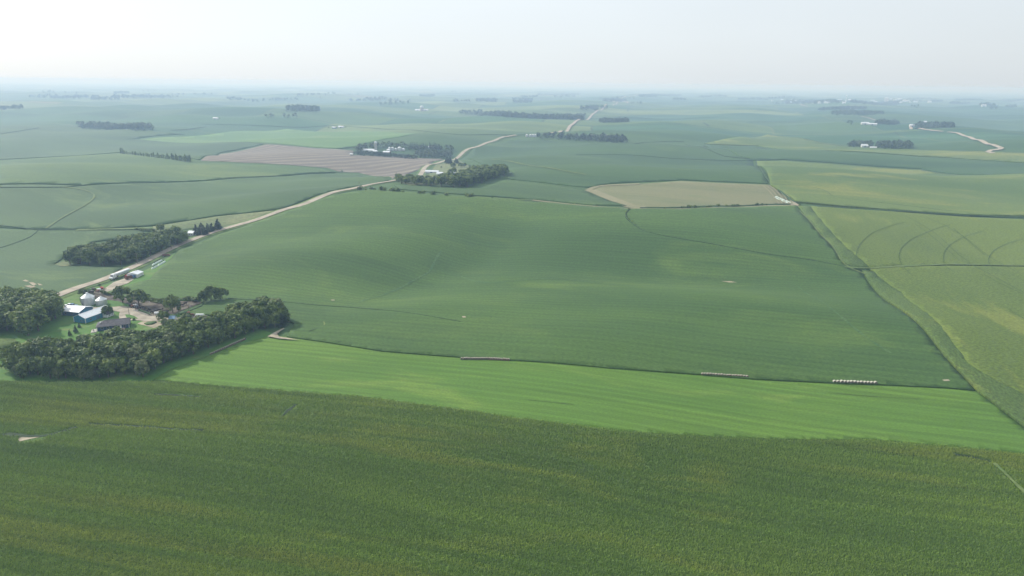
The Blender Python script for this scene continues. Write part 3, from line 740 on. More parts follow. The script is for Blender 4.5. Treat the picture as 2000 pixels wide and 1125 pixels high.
def cards(c, r, n, size, up=.35, rnd=None, flat=1.0, zmin=None):
    """leaf sprays on the shell of one bough: n small bent quads"""
    g = rnd
    d = g.normal(0, 1, (n, 3)); d[:, 2] = d[:, 2] * .9 + up; d /= np.linalg.norm(d, axis=1)[:, None]
    rad = r * (0.72 + .34 * g.random(n))[:, None]
    p = np.asarray(c) + d * rad * np.array([1, 1, flat])
    nn = d + g.normal(0, .33, (n, 3)); nn /= np.linalg.norm(nn, axis=1)[:, None]
    t = np.cross(nn, g.normal(0, 1, (n, 3))); t /= np.linalg.norm(t, axis=1)[:, None]
    b = np.cross(nn, t)
    s = (size * (.6 + .8 * g.random(n)))[:, None]
    q = np.stack([p - t * s - b * s * .55, p + t * s * .2 - b * s * .7 - nn * s * .2, p + t * s + b * s * .5, p - t * s * .25 + b * s * .75 - nn * s * .15], 1)
    return q.reshape(-1, 3)

def crown_mesh(name, kind, seed, mat, dens=1.0):
    g = np.random.default_rng(seed); Q = []
    if kind == 'broad':                                    # 12 m tall, about 8.5 m wide
        nb = 20
        for k in range(nb):
            a = k * 2.4 + g.uniform(-.4, .4); z = 3.0 + 7.2 * ((k + .5) / nb) ** .8
            e = math.sqrt(max(0, 1 - ((z - 5.6) / 5.6) ** 2)); rr = 3.1 * e * g.uniform(.75, 1.15)
            Q.append(cards((rr * math.cos(a), rr * math.sin(a), z), g.uniform(1.25, 2.1), int(46 * dens), .50 / dens ** .5, rnd=g))
        for k in range(6):
            a = g.uniform(0, 6.28); Q.append(cards((1.4 * math.cos(a), 1.4 * math.sin(a), g.uniform(8.2, 10.4)), g.uniform(1.1, 1.6), int(42 * dens), .46 / dens ** .5, rnd=g))
    elif kind == 'spread':                                 # 12 m tall, 13 m wide, flat-topped
        for k in range(26):
            a = k * 2.4 + g.uniform(-.4, .4); rr = 5.2 * math.sqrt((k + .5) / 26) * g.uniform(.85, 1.1)
            z = 9.6 - (rr / 5.6) ** 2 * 4.4 + g.uniform(-1.1, .8)
            Q.append(cards((rr * math.cos(a), rr * math.sin(a), z), g.uniform(1.4, 2.2), int(44 * dens), .55, rnd=g, flat=.8))
        for k in range(8):
            a = g.uniform(0, 6.28); Q.append(cards((4.4 * math.cos(a), 4.4 * math.sin(a), g.uniform(3.2, 5)), g.uniform(1.2, 1.7), int(40 * dens), .5, rnd=g))
    elif kind == 'cedar':                                  # 10 m cone with ragged tiers
        for k in range(16):
            z = 1.0 + 8.2 * k / 15; rr = (1 - (z - .4) / 10.0) * 2.4
            for q in range(max(1, int(rr * 2.2))):
                a = g.uniform(0, 6.28); Q.append(cards((rr * .7 * math.cos(a), rr * .7 * math.sin(a), z), .35 + rr * .38, int(16 * dens), .34, up=.1, rnd=g))
    elif kind == 'poplar':                                 # 12 m narrow
        for k in range(12):
            z = 1.5 + 9.6 * k / 11; rr = 1.3 * math.sin(math.pi * min(1, (z + 1.5) / 13.2)) ** .7
            for q in range(2):
                a = g.uniform(0, 6.28); Q.append(cards((rr * .5 * math.cos(a), rr * .5 * math.sin(a), z), .5 + rr * .45, int(16 * dens), .42, up=.5, rnd=g))
    elif kind == 'bush':                                   # 3 m
        for k in range(9):
            a = g.uniform(0, 6.28); rr = g.uniform(.2, 1.2)
            Q.append(cards((rr * math.cos(a), rr * math.sin(a), g.uniform(.6, 1.9)), g.uniform(.6, 1.0), int(30 * dens), .28, rnd=g))
    q = np.concatenate(Q); f = np.arange(len(q)).reshape(-1, 4)
    return np_mesh(name, q, f, mat, smooth=False)

def trunk_mesh(name, kind, seed):
    g = np.random.default_rng(seed); mb = MB()
    if kind in ('cedar', 'poplar'):
        mb.frustum((0, 0, -.5), .2, (0, 0, 8.5), .05, 6)
    elif kind == 'bush':
        for k in range(4):
            a = k * 1.57 + g.uniform(-.3, .3); mb.frustum((0, 0, -.2), .07, (.8 * math.cos(a), .8 * math.sin(a), 1.5), .02, 5)
    else:
        h = 3.2 if kind == 'broad' else 3.6
        mb.frustum((0, 0, -.6), .42, (.1, 0, h), .28, 8, cap0=False)
        for k in range(6):
            a = k * 1.05 + g.uniform(-.3, .3); L = 2.2 if kind == 'broad' else 4.0
            m1 = Vector((L * .5 * math.cos(a), L * .5 * math.sin(a), h + 1.9)); m2 = Vector((L * math.cos(a), L * math.sin(a), h + 3.6 + g.uniform(-.5, 1.6)))
            mb.frustum((.1, 0, h - .3), .19, m1, .12, 5); mb.frustum(m1, .12, m2, .04, 5)
    return mb.mesh(name, BARK)

KINDS = {}
def proto_kind(key, kind, n, mat, name, dens=1.0):
    KINDS[key] = ([(crown_mesh('crown', kind, 100 + i * 7 + hash_(key), mat, dens), trunk_mesh('trunk', kind, 50 + i)) for i in range(n)], name, kind)
def hash_(s): return sum(ord(c) * (i + 3) for i, c in enumerate(s)) % 977
proto_kind('broad', 'broad', 6, LEAF, 'broadleaf_tree')
proto_kind('pale', 'broad', 2, LEAF_PALE, 'broadleaf_tree')
proto_kind('spread', 'spread', 4, LEAF, 'broadleaf_tree')
proto_kind('cedar', 'cedar', 3, LEAF_DARK, 'cedar_tree')
proto_kind('spire', 'cedar', 2, LEAF_DARK, 'spruce_tree', .7)
proto_kind('poplar', 'poplar', 4, LEAF, 'poplar_tree')
proto_kind('bush', 'bush', 3, LEAF, 'bush')
NAT = {'broad': 12.0, 'spread': 12.0, 'cedar': 10.0, 'poplar': 12.0, 'bush': 2.9}

def plant(key, p, h, label, cat='tree', group=None, wide=1.0, z0=0.0, trunk=True):
    protos, name, kind = KINDS[key]
    cr, tr = random.choice(protos)
    s = h / NAT[kind]
    o = bpy.data.objects.new(name, None); COL.objects.link(o)
    o.location = (p.x, p.y, H(p.x, p.y) + z0); o.rotation_euler = (0, 0, random.uniform(0, 6.28)); w = s * wide * random.uniform(.92, 1.08)
    o.scale = (w, w, s)
    tag(o, label, cat, group)
    c = link_mesh('crown', cr, o)
    if trunk: link_mesh('trunk', tr, o)
    return o

def fill(pix, spacing, jitter=.35, world=None, rowdir=ROW):
    poly = [P(a, b) for a, b in pix]; pl = [(p.x, p.y) for p in poly]
    xs = [p[0] for p in pl]; ys = [p[1] for p in pl]; cx, cy = sum(xs) / len(xs), sum(ys) / len(ys)
    D = max(max(xs) - min(xs), max(ys) - min(ys)); n = int(D / spacing) + 2; out = []
    ca, sa = math.cos(rowdir), math.sin(rowdir)
    for i in range(-n, n + 1):
        for j in range(-n, n + 1):
            u = (i + .5 * (j % 2)) * spacing + random.uniform(-jitter, jitter) * spacing; v = j * spacing * .9 + random.uniform(-jitter, jitter) * spacing
            out.append((cx + u * ca - v * sa, cy + u * sa + v * ca))
    o = np.array(out); k = inside(o[:, 0], o[:, 1], pl)
    return [Vector((x, y, 0)) for x, y in o[k]]

def zone(px, cuts, names):
    for c_, n_ in zip(cuts, names):
        if px < c_: return n_
    return names[-1]
BZ = ((90, 190, 262, 330, 400, 460), ('at the far left end', 'below the blue barn', 'below the house', 'below the gravel drive', 'below the cattle lot', 'below the tank trailer', 'near the right-hand tip'))
# the shelterbelt south of the farmyard
BELT = [(30, 738), (110, 741), (200, 741), (262, 737), (330, 712), (400, 684), (470, 661), (530, 646), (560, 634), (556, 622), (530, 618), (500, 622), (450, 640), (400, 655), (330, 668), (262, 678), (200, 684), (140, 690), (70, 702), (18, 716)]
pts = fill(BELT, 5.0)
print('belt', len(pts))
pts.sort(key=lambda p: p.y)
for p in pts:
    px, py = proj((p.x, p.y, H(p.x, p.y)))
    if px < -25: continue
    east = px > 505
    edge = py > np.interp(px, [30, 262, 330, 470, 560], [728, 726, 702, 652, 628])
    if px > 522 and random.random() < .55:
        plant('cedar', p, random.uniform(7, 8.8), 'dark ragged evergreen at the right-hand tip of the long shelterbelt', group='trees of the long shelterbelt', wide=1.7)
    elif edge:
        plant('broad', p, random.uniform(7.5, 10.5), 'dark tree in the camera-side edge row of the shelterbelt, ' + zone(px, *BZ), group='trees of the long shelterbelt')
    else:
        back = py < np.interp(px, [30, 140, 262, 400, 530], [712, 700, 688, 665, 630])
        plant('pale' if random.random() < .05 else 'broad', p, random.uniform(10.5, 13.2) if not back or px > 320 else random.uniform(6, 8), ('leafy tree in the farm-side rows of the shelterbelt, ' if back else 'leafy crown in the middle rows of the shelterbelt, ') + zone(px, *BZ), group='trees of the long shelterbelt', wide=1.0 if not back or px > 320 else 1.3)
plant('pale', P(280, 737), 8.2, 'single pale grey-green tree standing out on the dark front of the shelterbelt')
for a, b, h in ((165, 741, 5.5), (180, 742, 5.2), (115, 741, 6.0), (40, 738, 6.5)):
    plant('pale', P(a, b), h, 'low paler bushy tree along the foot of the shelterbelt beside the corn', group='low pale trees at the belt foot')
# grove at the left edge
pts = fill([(-75, 640), (-60, 604), (40, 600), (112, 603), (120, 614), (104, 630), (86, 650), (48, 659), (0, 656), (-60, 660)], 6.9)
print('left grove', len(pts))
for p in sorted(pts, key=lambda p: p.y):
    px, py = proj((p.x, p.y, H(p.x, p.y)))
    plant('broad', p, random.uniform(10.5, 14), 'tree of the left-edge grove, ' + zone(py, (618, 640), ('far side', 'middle', 'camera side')) + ', ' + zone(px, (20, 70), ('cut by the picture edge', 'mid-way', 'next to the blue sheds')), group='trees of the left-edge grove', wide=1.1)
# grove across the road
pts = fill([(134, 518), (250, 521), (300, 502), (340, 484), (362, 472), (352, 466), (300, 474), (262, 484), (190, 494), (140, 502)], 8.2)
print('road grove', len(pts))
for p in sorted(pts, key=lambda p: p.y):
    px, py = proj((p.x, p.y, H(p.x, p.y)))
    plant(random.choice(['spread', 'broad']), p, random.uniform(9.5, 13.5), 'spreading tree of the roadside grove, ' + zone(px, (180, 230, 280, 320), ('its rounded left end', 'left of its middle', 'right of its middle', 'towards the cedars', 'its narrow right end')) + (', front side' if p.y < 525 else ', back side'), group='trees of the roadside grove')
# single trees about the yard
plant('spread', P(240, 592), 11.5, 'large bright leafy tree, left of the pair behind the gravel yard', wide=.85)
plant('spread', P(272, 600), 11.5, 'large round leafy tree, right of the pair behind the gravel yard', wide=.95)
plant('spread', P(338, 613), 11.5, 'dark upright tree standing in the muddy cattle lot', wide=.75)
for a, b, h, l in ((398, 592, 8, 'left'), (413, 589, 10.5, 'middle'), (432, 587, 9, 'right')):
    plant('spread', P(a, b), h, f'{l} tree of the clump of three at the head of the dark ditch', group='clump at the head of the ditch', wide=.85)
plant('spread', P(211, 618), 6.8, 'small tree overhanging the white garage', wide=.85)
plant('spread', P(320, 628), 6.5, 'small umbrella-shaped tree beside the blue-roofed shed', wide=.95)
plant('broad', P(163, 577), 4.6, 'round shrub-like tree behind the big grain bin', wide=1.5)
plant('bush', P(194, 559), 1.8, 'low bush on the grass between the road and the truck yard', 'bush')
for a, b, h in ((324, 641, 5.5), (332, 645, 6)): plant('pale', P(a, b), h, 'grey-green bushy tree just below the blue-roofed shed', group='grey-green trees below the blue-roofed shed')
for a, b, h, k in ((155, 640, 2.6, 'round'), (148, 650, 4.2, 'pointed'), (137, 656, 3.4, 'squat')):
    plant('cedar', P(a, b), h, f'{k} dark evergreen shrub on the lawn below the blue barn', 'shrub', wide=1.5 if k == 'round' else 1.1)
for a, b, h in ((206, 575, 2.5), (212, 577, 2.2), (176, 571, 2.3), (200, 572, 2.0), (186, 569, 1.8)):
    plant('bush', P(a, b), h, 'scrubby bush among the old machinery behind the grain bins', 'bush', group='scrub among the old machinery')
for a, b in ((304, 590), (311, 591), (318, 592), (325, 590), (362, 586), (372, 587), (300, 588), (382, 589)):
    plant('bush', P(a, b), random.uniform(1.8, 3), 'low dark bush along the back fence of the cattle lot', 'bush', group='bushes along the back of the cattle lot', wide=1.6)
plant('bush', P(241.5, 635.5), 2.6, 'clipped bush at the right-hand end of the house', 'bush'); plant('bush', P(262, 626), 1.6, 'small dark shrub alone beside the drive', 'bush')
plant('broad', P(365, 634), 6, 'bushy tree standing on the bright grass beside the belt', wide=1.5)
# roadside grove neighbours
pts = fill([(378, 462), (400, 461), (428, 450), (426, 446), (400, 452), (382, 456)], 5.2)
for p in pts: plant('cedar', p, random.uniform(7, 9.5), 'dark cedar in the tight clump beside the white roadside house', group='cedars by the roadside house', wide=1.5)
for a, b, h in ((335, 474, 8), (347, 475, 10), (357, 474, 9)): plant('spread', P(a, b), h, 'open-crowned tree at the right-hand end of the roadside grove', group='open trees at the end of the roadside grove')
plant('broad', P(314, 453), 7.5, 'round tree alone in the rough pasture', wide=1.3)
plant('bush', P(300, 452.5), 3, 'rounded bush just left of the lone pasture tree', 'bush'); 
for a, b in ((282, 451), (275, 450), (288, 452), (267, 449)): plant('bush', P(a, b), 2.6, 'low bush on the fence line left of the lone pasture tree', 'bush', group='bushes on the pasture fence line', wide=1.6)
# fence-line bushes
for a, b, h in ((702, 371, 4.5), (714, 371, 2), (725, 371, 3.5), (732, 371.5, 2.2), (746, 372, 5), (751, 373, 4), (765, 374, 4.5), (770, 374.5, 4), (776, 375, 4.5), (788, 376, 2.4), (819, 379, 3), (825, 379, 4), (846, 381, 4.5), (870, 382.5, 4), (915, 385, 4.2), (920, 385, 4.2), (961, 388, 1.5), (1122, 400, 1.8), (1164, 403, 2.4), (1298, 408, 2)):
    plant('bush', P(a, b), h, 'dark bush on the long fence line above the big soybean field', 'bush', group='bushes on the soybean fence line', wide=1.25)
for a in (1333, 1345, 1348, 1357, 1380, 1384, 1387, 1402, 1419, 1431, 1435, 1440, 1443, 1471, 1478, 1490, 1497):
    plant('bush', P(a, np.interp(a, [1330, 1400, 1490], [406.5, 403.5, 401]) + .5), random.uniform(1.6, 3.2), 'dark bush on the lower edge of the brown stubble field', 'bush', group='bushes edging the stubble field', wide=1.4)
for a, b, h in ((1556, 396, 2.5), (1545, 388, 2), (1500, 352, 2), (1496, 343, 2.2), (1562, 401, 2)): plant('bush', P(a, b), h, 'bush on the grassy ditch right of the stubble field', 'bush', group='bushes on the ditch by the stubble field')
for a, b in ((1224, 416), (1222, 420), (1224, 425), (1228, 430), (1228, 410), (1234, 434), (1241, 440)): plant('bush', P(a, b), 1.9, 'bush in the bend of the ditch below the track', 'bush', group='bushes in the bent ditch')
plant('bush', P(1765, 596), 1.6, 'tiny dark bush alone in the grey-green corn', 'bush')
# third grove, its front trees one by one
pts = fill([(769, 359), (800, 362), (860, 366), (912, 367), (935, 359), (965, 351), (985, 344), (987, 337), (960, 338), (925, 343), (895, 352), (860, 358), (800, 355.5), (771, 353)], 10)
print('grove 3', len(pts))
for p in sorted(pts, key=lambda p: p.y)[:90]:
    px, py = proj((p.x, p.y, H(p.x, p.y)))
    plant('broad', p, random.uniform(7, 9.5) if px < 860 else random.uniform(10.5, 13), 'tree of the curved grove, ' + zone(px, (815, 860, 900, 945), ('its left end by the road', 'below the white machine shed', 'its thick middle', 'right of its middle', 'its right-hand tip')) + (', front rows' if py > 352 else ', back rows'), group='trees of the curved grove', wide=1.35)
for p in fill([(864, 321), (896, 322), (900, 318), (866, 317)], 9): plant('cedar', p, random.uniform(7, 10), 'dark evergreen in the short row above the curved grove', group='evergreens above the curved grove', wide=1.7)
for a, b, h in ((885, 328, 9), (899, 327, 8), (907, 327, 8), (886, 340, 9), (898, 337, 5), (917, 326, 4), (862, 328, 3), (880, 342, 8)): plant('spread', P(a, b), h, 'separate round tree on the paddock above the curved grove', group='separate trees on the paddock')
# wind-break of thin trees on the left
for k in range(36):
    t = k / 35; a = 236 + t * 134
    plant('poplar', P(a + random.uniform(-1, 1), 301.5 + t * 15.5), random.uniform(6, 11) * (.8 + .3 * t) if k > 1 else 12, 'slender poplar of the straight wind-break row, ' + zone(k, (2, 12, 24), ('tall one at its left tip', 'its sparse left third', 'its middle third', 'its dense right third')), group='poplars of the wind-break', wide=1.1 + .5 * t)
for k in range(22):
    t = k / 21; plant('spire', P(800 + t * 62 + random.uniform(-.8, .8), 289.5 + t * 2), random.uniform(9, 15), 'thin spruce in the row behind the distant farm', group='spruces behind the distant farm', wide=.65)

# distant woods: one object each, many small crowns
def wood(polys, spacing=9, h=(9, 13), label=None, name='distant_woodlot', wide=1.4, mat=None, cardsize=1.5, n=40):
    g = np.random.default_rng(len(polys) * 31 + int(polys[0][0][0]))
    Q = []
    for pix in polys:
        for p in fill(pix, spacing):
            hh = g.uniform(*h); z = H(p.x, p.y); w = hh * .36 * wide
            for k in range(3):
                c = (p.x + g.uniform(-.35, .35) * w, p.y + g.uniform(-.35, .35) * w, z + hh * (.35 + .18 * k))
                Q.append(cards(c, w * (1.05 - .18 * k), n // 3 + 2, cardsize * hh / 12, rnd=g))
    if not Q: print('empty wood', polys[0][:2]); return
    q = np.concatenate(Q)
    o = link_mesh(name, np_mesh(name, q, np.arange(len(q)).reshape(-1, 4), mat or LEAF_FAR, smooth=False)); tag(o, kind='stuff', label=label); return o
def strip(x0, y0, x1, y1, d=2.5): return [(x0, y0), (x1, y1), (x1, y1 - d), (x0, y0 - d)]
wood([[(684, 303.5), (745, 306.5), (812, 311), (806, 308), (745, 303), (700, 301)]], 8, (5.5, 8), 'lower hedge-like trees along the front of the distant farm')
wood([[(695, 297), (718, 296), (715, 290), (700, 290)], [(715, 290), (742, 291), (742, 287), (720, 286)], [(745, 290), (800, 291), (800, 287), (745, 286)], [(797, 295), (860, 296), (890, 298), (880, 291), (800, 290)], [(812, 308), (880, 310), (884, 302), (815, 300)]], 10, (8, 12), 'dark woods wrapped round the distant farm with the row of bins')
wood([[(1048, 271), (1100, 274), (1160, 277), (1220, 280), (1222, 273), (1160, 270), (1100, 267), (1050, 266)]], 11, (9, 13), 'long dark shelterbelt right of the far gravel road')
wood([strip(1172, 240, 1226, 239.5, 3.5)], 13, (10, 14), 'short block of trees right of the far road')
wood([[(152, 250), (200, 254), (262, 257), (298, 254), (290, 250), (250, 250), (215, 247), (190, 244), (155, 245)]], 14, (11, 15), 'long dark wood on the left hillside')
wood([[(890, 222), (935, 226), (985, 230), (1035, 231.5), (1135, 235), (1140, 231), (1060, 229), (1000, 225), (940, 220), (895, 219.5)]], 18, (12, 18), 'long blue-green wood in the middle distance')
wood([strip(1104, 232, 1142, 231, 3)], 14, (13, 19), 'taller trees at the right-hand end of the long wood')
wood([strip(1130, 217, 1168, 217, 2.5), strip(1150, 213, 1192, 213, 2)], 22, (14, 20)); wood([strip(1228, 203.5, 1252, 203.5, 1.2)], 22, (12, 16))
wood([strip(556, 218.5, 622, 219.5, 3)], 18, (14, 20)); wood([strip(519, 231, 587, 233, 2)], 20, (10, 18))
wood([strip(-20, 215, 46, 214.5, 2)], 20, (12, 18))
wood([[(1658, 288), (1702, 290), (1702, 285), (1660, 284)], [(1712, 291), (1745, 293), (1781, 291), (1781, 286), (1715, 285)]], 11, (10, 14), 'trees round the white house on the right')
wood([[(1783, 250.5), (1858, 251), (1862, 246), (1790, 245)]], 15, (11, 15), 'dense oval wood beside the right-hand gravel road')
wood([[(1708, 243.5), (1745, 244), (1755, 242), (1744, 238), (1712, 238)]], 15, (10, 15)); wood([strip(1656, 244, 1664, 244, 2)], 10, (10, 13))
wood([[(1623, 224.5), (1680, 227), (1725, 223), (1722, 220.5), (1680, 221), (1625, 221.5)]], 18, (10, 15)); wood([[(1598, 216), (1640, 215.5), (1690, 213), (1692, 210.5), (1640, 211), (1600, 213)]], 20, (11, 16))
_g = random.Random(12)
_far = []
for k in range(26):
    a0 = _g.uniform(0, 1960); b0 = 172 + a0 * .010 + _g.uniform(4, 22); _far.append((a0, a0 + _g.uniform(12, 60), b0))
for a0, a1, b in (*_far, (678, 745, 198), (727, 778, 205.5), (760, 800, 203), (450, 552, 196), (100, 195, 192), (215, 350, 191), (438, 560, 194), (1000, 1040, 196), (925, 968, 199.5), (885, 918, 199.5), (1185, 1240, 194), (1315, 1340, 196), (1590, 1640, 203), (1855, 1893, 203), (1920, 1985, 209), (1930, 1952, 214), (1780, 1797, 211), (1820, 1840, 200), (820, 850, 188), (1440, 1500, 196), (1525, 1600, 200), (1660, 1760, 201), (1680, 1730, 206), (1380, 1420, 190), (580, 640, 188), (300, 420, 186), (640, 700, 185), (1250, 1330, 188), (90, 160, 181), (880, 940, 182), (1050, 1130, 186), (1500, 1560, 193), (1865, 2000, 197)):
    d = .9 if b < 195 else 1.4
    wood([strip(a0, b, a1, b, d)], 38 if b < 195 else 28, (14, 20), n=18, cardsize=2.2)
# ------------------------------------------------------------------ buildings
WHITE_METAL = flat_mat('white_metal_roof', (.66, .69, .73), .04, .6, rough=.35, metal=.0, spec=.5)
WHITE_WALL = flat_mat('white_wall_panel', (.60, .62, .62), .07, .5, rough=.6)
BLUE_WALL = flat_mat('blue_metal_siding', (.045, .225, .370), .12, .5, rough=.5)
SLATE_BLUE = flat_mat('slate_blue_siding', (.075, .150, .250), .12, .5, rough=.55)
NAVY = flat_mat('navy_siding', (.022, .060, .125), .15, .6, rough=.6)
BLUE_ROOF = flat_mat('blue_metal_roof', (.16, .27, .40), .08, .6, rough=.4)
SHINGLE = flat_mat('grey_shingles', (.095, .092, .100), .12, .9, rough=.9, c2=(.125, .12, .13))
RED_WALL = flat_mat('red_barn_siding', (.16, .055, .045), .15, .5, rough=.8)
TRIM = flat_mat('white_trim', (.72, .73, .72), .03, 1, rough=.5)
WINF = flat_mat('window_frame', (.30, .33, .37), .05, 1, rough=.5)
GLASS = flat_mat('window_glass', (.03, .04, .05), .1, 1, rough=.15, spec=.6)
GALV = flat_mat('galvanised_steel', (.58, .61, .64), .12, .5, rough=.38, metal=.35, stretch=(1, 1, .3))
GALV_ROOF = flat_mat('galvanised_roof', (.66, .69, .71), .10, .5, rough=.40, metal=.30)
RUST = flat_mat('rusty_steel', (.16, .075, .045), .35, 1.5, rough=.9)
DARKM = flat_mat('dark_machinery', (.045, .042, .042), .4, 1.2, rough=.7)
TYRE = flat_mat('tyre_rubber', (.025, .025, .025), .1, 2, rough=.9)
REDP = flat_mat('red_paint', (.30, .035, .030), .15, 1, rough=.45)
BLUEP = flat_mat('blue_paint', (.10, .20, .38), .15, 1, rough=.4)
WHITEP = flat_mat('white_paint', (.72, .74, .76), .05, 1, rough=.4)
SILVER = flat_mat('aluminium_trailer', (.50, .55, .58), .08, 1, rough=.35, metal=.3)
WOOD = flat_mat('weathered_wood', (.22, .19, .16), .2, 2, rough=.9)
CONC = flat_mat('concrete', (.42, .40, .36), .12, .8, rough=.9)
HAYFACE = flat_mat('hay_bale_end', (.140, .120, .095), .3, 3.0, rough=1, spec=.05)
HAYWRAP = flat_mat('net_wrapped_hay', (.40, .385, .32), .12, 2.0, rough=.9, spec=.1)
HAYTAN = flat_mat('tan_weathered_hay', (.31, .29, .235), .15, 2.0, rough=.95, spec=.1)
HAYDARK = flat_mat('old_hay', (.26, .245, .19), .25, 2.0, rough=1, spec=.05)
PLASTIC = flat_mat('white_green_bag_plastic', (.42, .52, .46), .12, .8, rough=.4)
DECKRED = flat_mat('reddish_deck_boards', (.30, .17, .15), .2, 1.5, rough=.8)

def frame(A, B):
    d = (B - A); d.z = 0; L = d.length
    return math.atan2(d.y, d.x), L

def gable(name, label, A, B, width, eave, rise, wallm, roofm, cat='building', over=.35, hip=0.0, doors=(), windows=(), trim=True, ribs=0, base=None, flip=1):
    """rectangular building: long wall from A to B (local +x), the rest lies to the left of it (local +y)"""
    az, L = frame(A, B); W = width
    z = min(H(A.x, A.y), H(B.x, B.y))
    e = empty(name, (A.x, A.y, z), az, label, cat)
    mb = MB(); h = eave
    mb.box(0, 0, -.8, L, W, h)
    i0 = hip
    mb.add([(0, 0, h), (0, W, h), (i0, W / 2, h + rise), (L, 0, h), (L, W, h), (L, W / 2, h + rise)], [(0, 2, 1), (3, 4, 5)])
    mb.build('wall', wallm, e)
    rb = MB(); o = over; k = rise / (W / 2); t = .14
    def slab(p, q, r, s):
        n = (Vector(q) - Vector(p)).cross(Vector(s) - Vector(p)).normalized() * t
        pts_ = [Vector(v) for v in (p, q, r, s)]
        rb.add([tuple(v) for v in pts_] + [tuple(v + n) for v in pts_], [(3, 2, 1, 0), (4, 5, 6, 7), (0, 1, 5, 4), (1, 2, 6, 5), (2, 3, 7, 6), (3, 0, 4, 7)])
    zz = h + .03
    slab((-o, -o, zz - o * k), (L + o, -o, zz - o * k), (L + o, W / 2, zz + rise), (-o + hip, W / 2, zz + rise))
    slab((L + o, W + o, zz - o * k), (-o, W + o, zz - o * k), (-o + hip, W / 2, zz + rise), (L + o, W / 2, zz + rise))
    if hip:
        rb.add([(-o, -o, zz - o * k + t), (-o + hip, W / 2, zz + rise + t), (-o, W + o, zz - o * k + t)], [(0, 1, 2)])
    roof = rb.build('roof', roofm, e)
    cp = MB(); cp.box(-o + hip, W / 2 - .15, zz + rise + t - .06, L + o, W / 2 + .15, zz + rise + t + .06); cp.build('ridge_cap', roofm, roof)
    if trim:
        for x, y in ((0, 0), (L, 0), (0, W), (L, W)):
            tm = MB(); tm.box(x - .12, y - .12, -.5, x + .12, y + .12, h - .05); tm.build('corner_trim', TRIM, e)
    for side, u0, u1, z0, z1, m in doors:
        d = MB()
        if side == 'A': d.box(u0, -.06, z0, u1, .02, z1)
        elif side == 'L': d.box(-.06, u0, z0, .02, u1, z1)
        else: d.box(L - .02, u0, z0, L + .06, u1, z1)
        d.build('door', m, e)
    for side, u0, u1, z0, z1 in windows:
        d = MB(); g = MB()
        if side == 'A': d.box(u0, -.05, z0, u1, .03, z1); g.box(u0 + .1, -.065, z0 + .1, u1 - .1, -.03, z1 - .1)
        elif side == 'L': d.box(-.05, u0, z0, .03, u1, z1); g.box(-.065, u0 + .1, z0 + .1, -.03, u1 - .1, z1 - .1)
        else: d.box(L - .03, u0, z0, L + .05, u1, z1); g.box(L + .03, u0 + .1, z0 + .1, L + .065, u1 - .1, z1 - .1)
        w = d.build('window', WINF, e); g.build('pane', GLASS, w)
    return e

# blue barn with its gable towards the lawn
A = P(167.8, 632); Bq = P(198.5, 621); W_ = (P(143.5, 629.7) - A).length
az, L_ = frame(A, Bq)
gable('blue_barn', 'blue metal barn with a white roof, its gable end facing the lawn', A, A + Vector((math.cos(az), math.sin(az), 0)) * 16.5, W_, 2.95, 1.55, BLUE_WALL, WHITE_METAL, 'barn',
      doors=[('L', 1.0, 2.0, -.2, 1.9, SLATE_BLUE), ('A', 6.5, 8.8, 0, 2.3, SLATE_BLUE)], windows=[('L', 2.6, 3.5, .9, 1.7), ('A', 2.8, 3.8, 1.1, 1.9), ('A', 12, 13, 1.1, 1.9)])
gable('machine_shed', 'long slate-blue shed with a white roof behind the blue barn', P(121.5, 616), P(155.5, 618.5), 9.6, 2.6, 1.5, SLATE_BLUE, WHITE_METAL, 'shed',
      doors=[('R', 2.5, 6.5, 0, 2.4, BLUE_WALL)], windows=[('A', 2, 3, 1, 1.8), ('A', 6, 7, 1, 1.8)])
gable('garage', 'small white garage with a grey roof under a tree', P(210.2, 620.8), P(222.3, 616), 3.6, 1.9, 1.1, WHITE_WALL, SHINGLE, 'garage',
      doors=[('L', .7, 2.8, 0, 1.7, TRIM)], windows=[('A', 1.2, 1.9, .8, 1.4), ('A', 3, 3.7, .8, 1.4)])
# ranch house
A, Bq = P(190.5, 647.5), P(252.5, 640)
az, L_ = frame(A, Bq)
house = gable('house', 'long low house with a grey shingled roof and dark blue walls', A, Bq, 7.4, 2.5, 1.75, NAVY, SHINGLE, 'house', over=.6, hip=3.6,
      doors=[('A', 9.0, 10.9, .1, 2.1, TRIM)], windows=[('A', 1.6, 2.8, .9, 2.0), ('A', 4.2, 5.4, .9, 2.0), ('A', 6.6, 7.8, .9, 2.0), ('A', L_ - 5.2, L_ - 4.0, .9, 2.0), ('A', L_ - 2.6, L_ - 1.4, .9, 2.0), ('R', 2, 3.4, .9, 2.0)])
d = MB(); d.box(1.2, 2.2, 3.0, 1.8, 2.8, 4.1); d.build('chimney', WHITE_WALL, house)
d = MB(); d.box(5.2, -3.4, -.2, 12.5, -.1, .45); dk = d.build('deck', DECKRED, house)
for k in range(14):
    d = MB(); d.box(5.2 + k * .53, -3.4, .46, 5.2 + k * .53 + .46, -.1, .50); d.build('board', DECKRED, dk)
d = MB()
for k in range(8): d.box(5.3 + k, -3.4, .5, 5.4 + k, -3.3, 1.4)
d.box(5.2, -3.4, 1.35, 12.5, -3.28, 1.43); d.build('deck_railing', TRIM, house)
d = MB(); d.box(-2.8, -1.6, -.3, -.3, 3.5, .35); d.build('side_porch', CONC, house)
def local(o, x, y, z=0): return Matrix.Translation(o.location) @ Matrix.Rotation(o.rotation_euler.z, 4, 'Z') @ Vector((x, y, z))
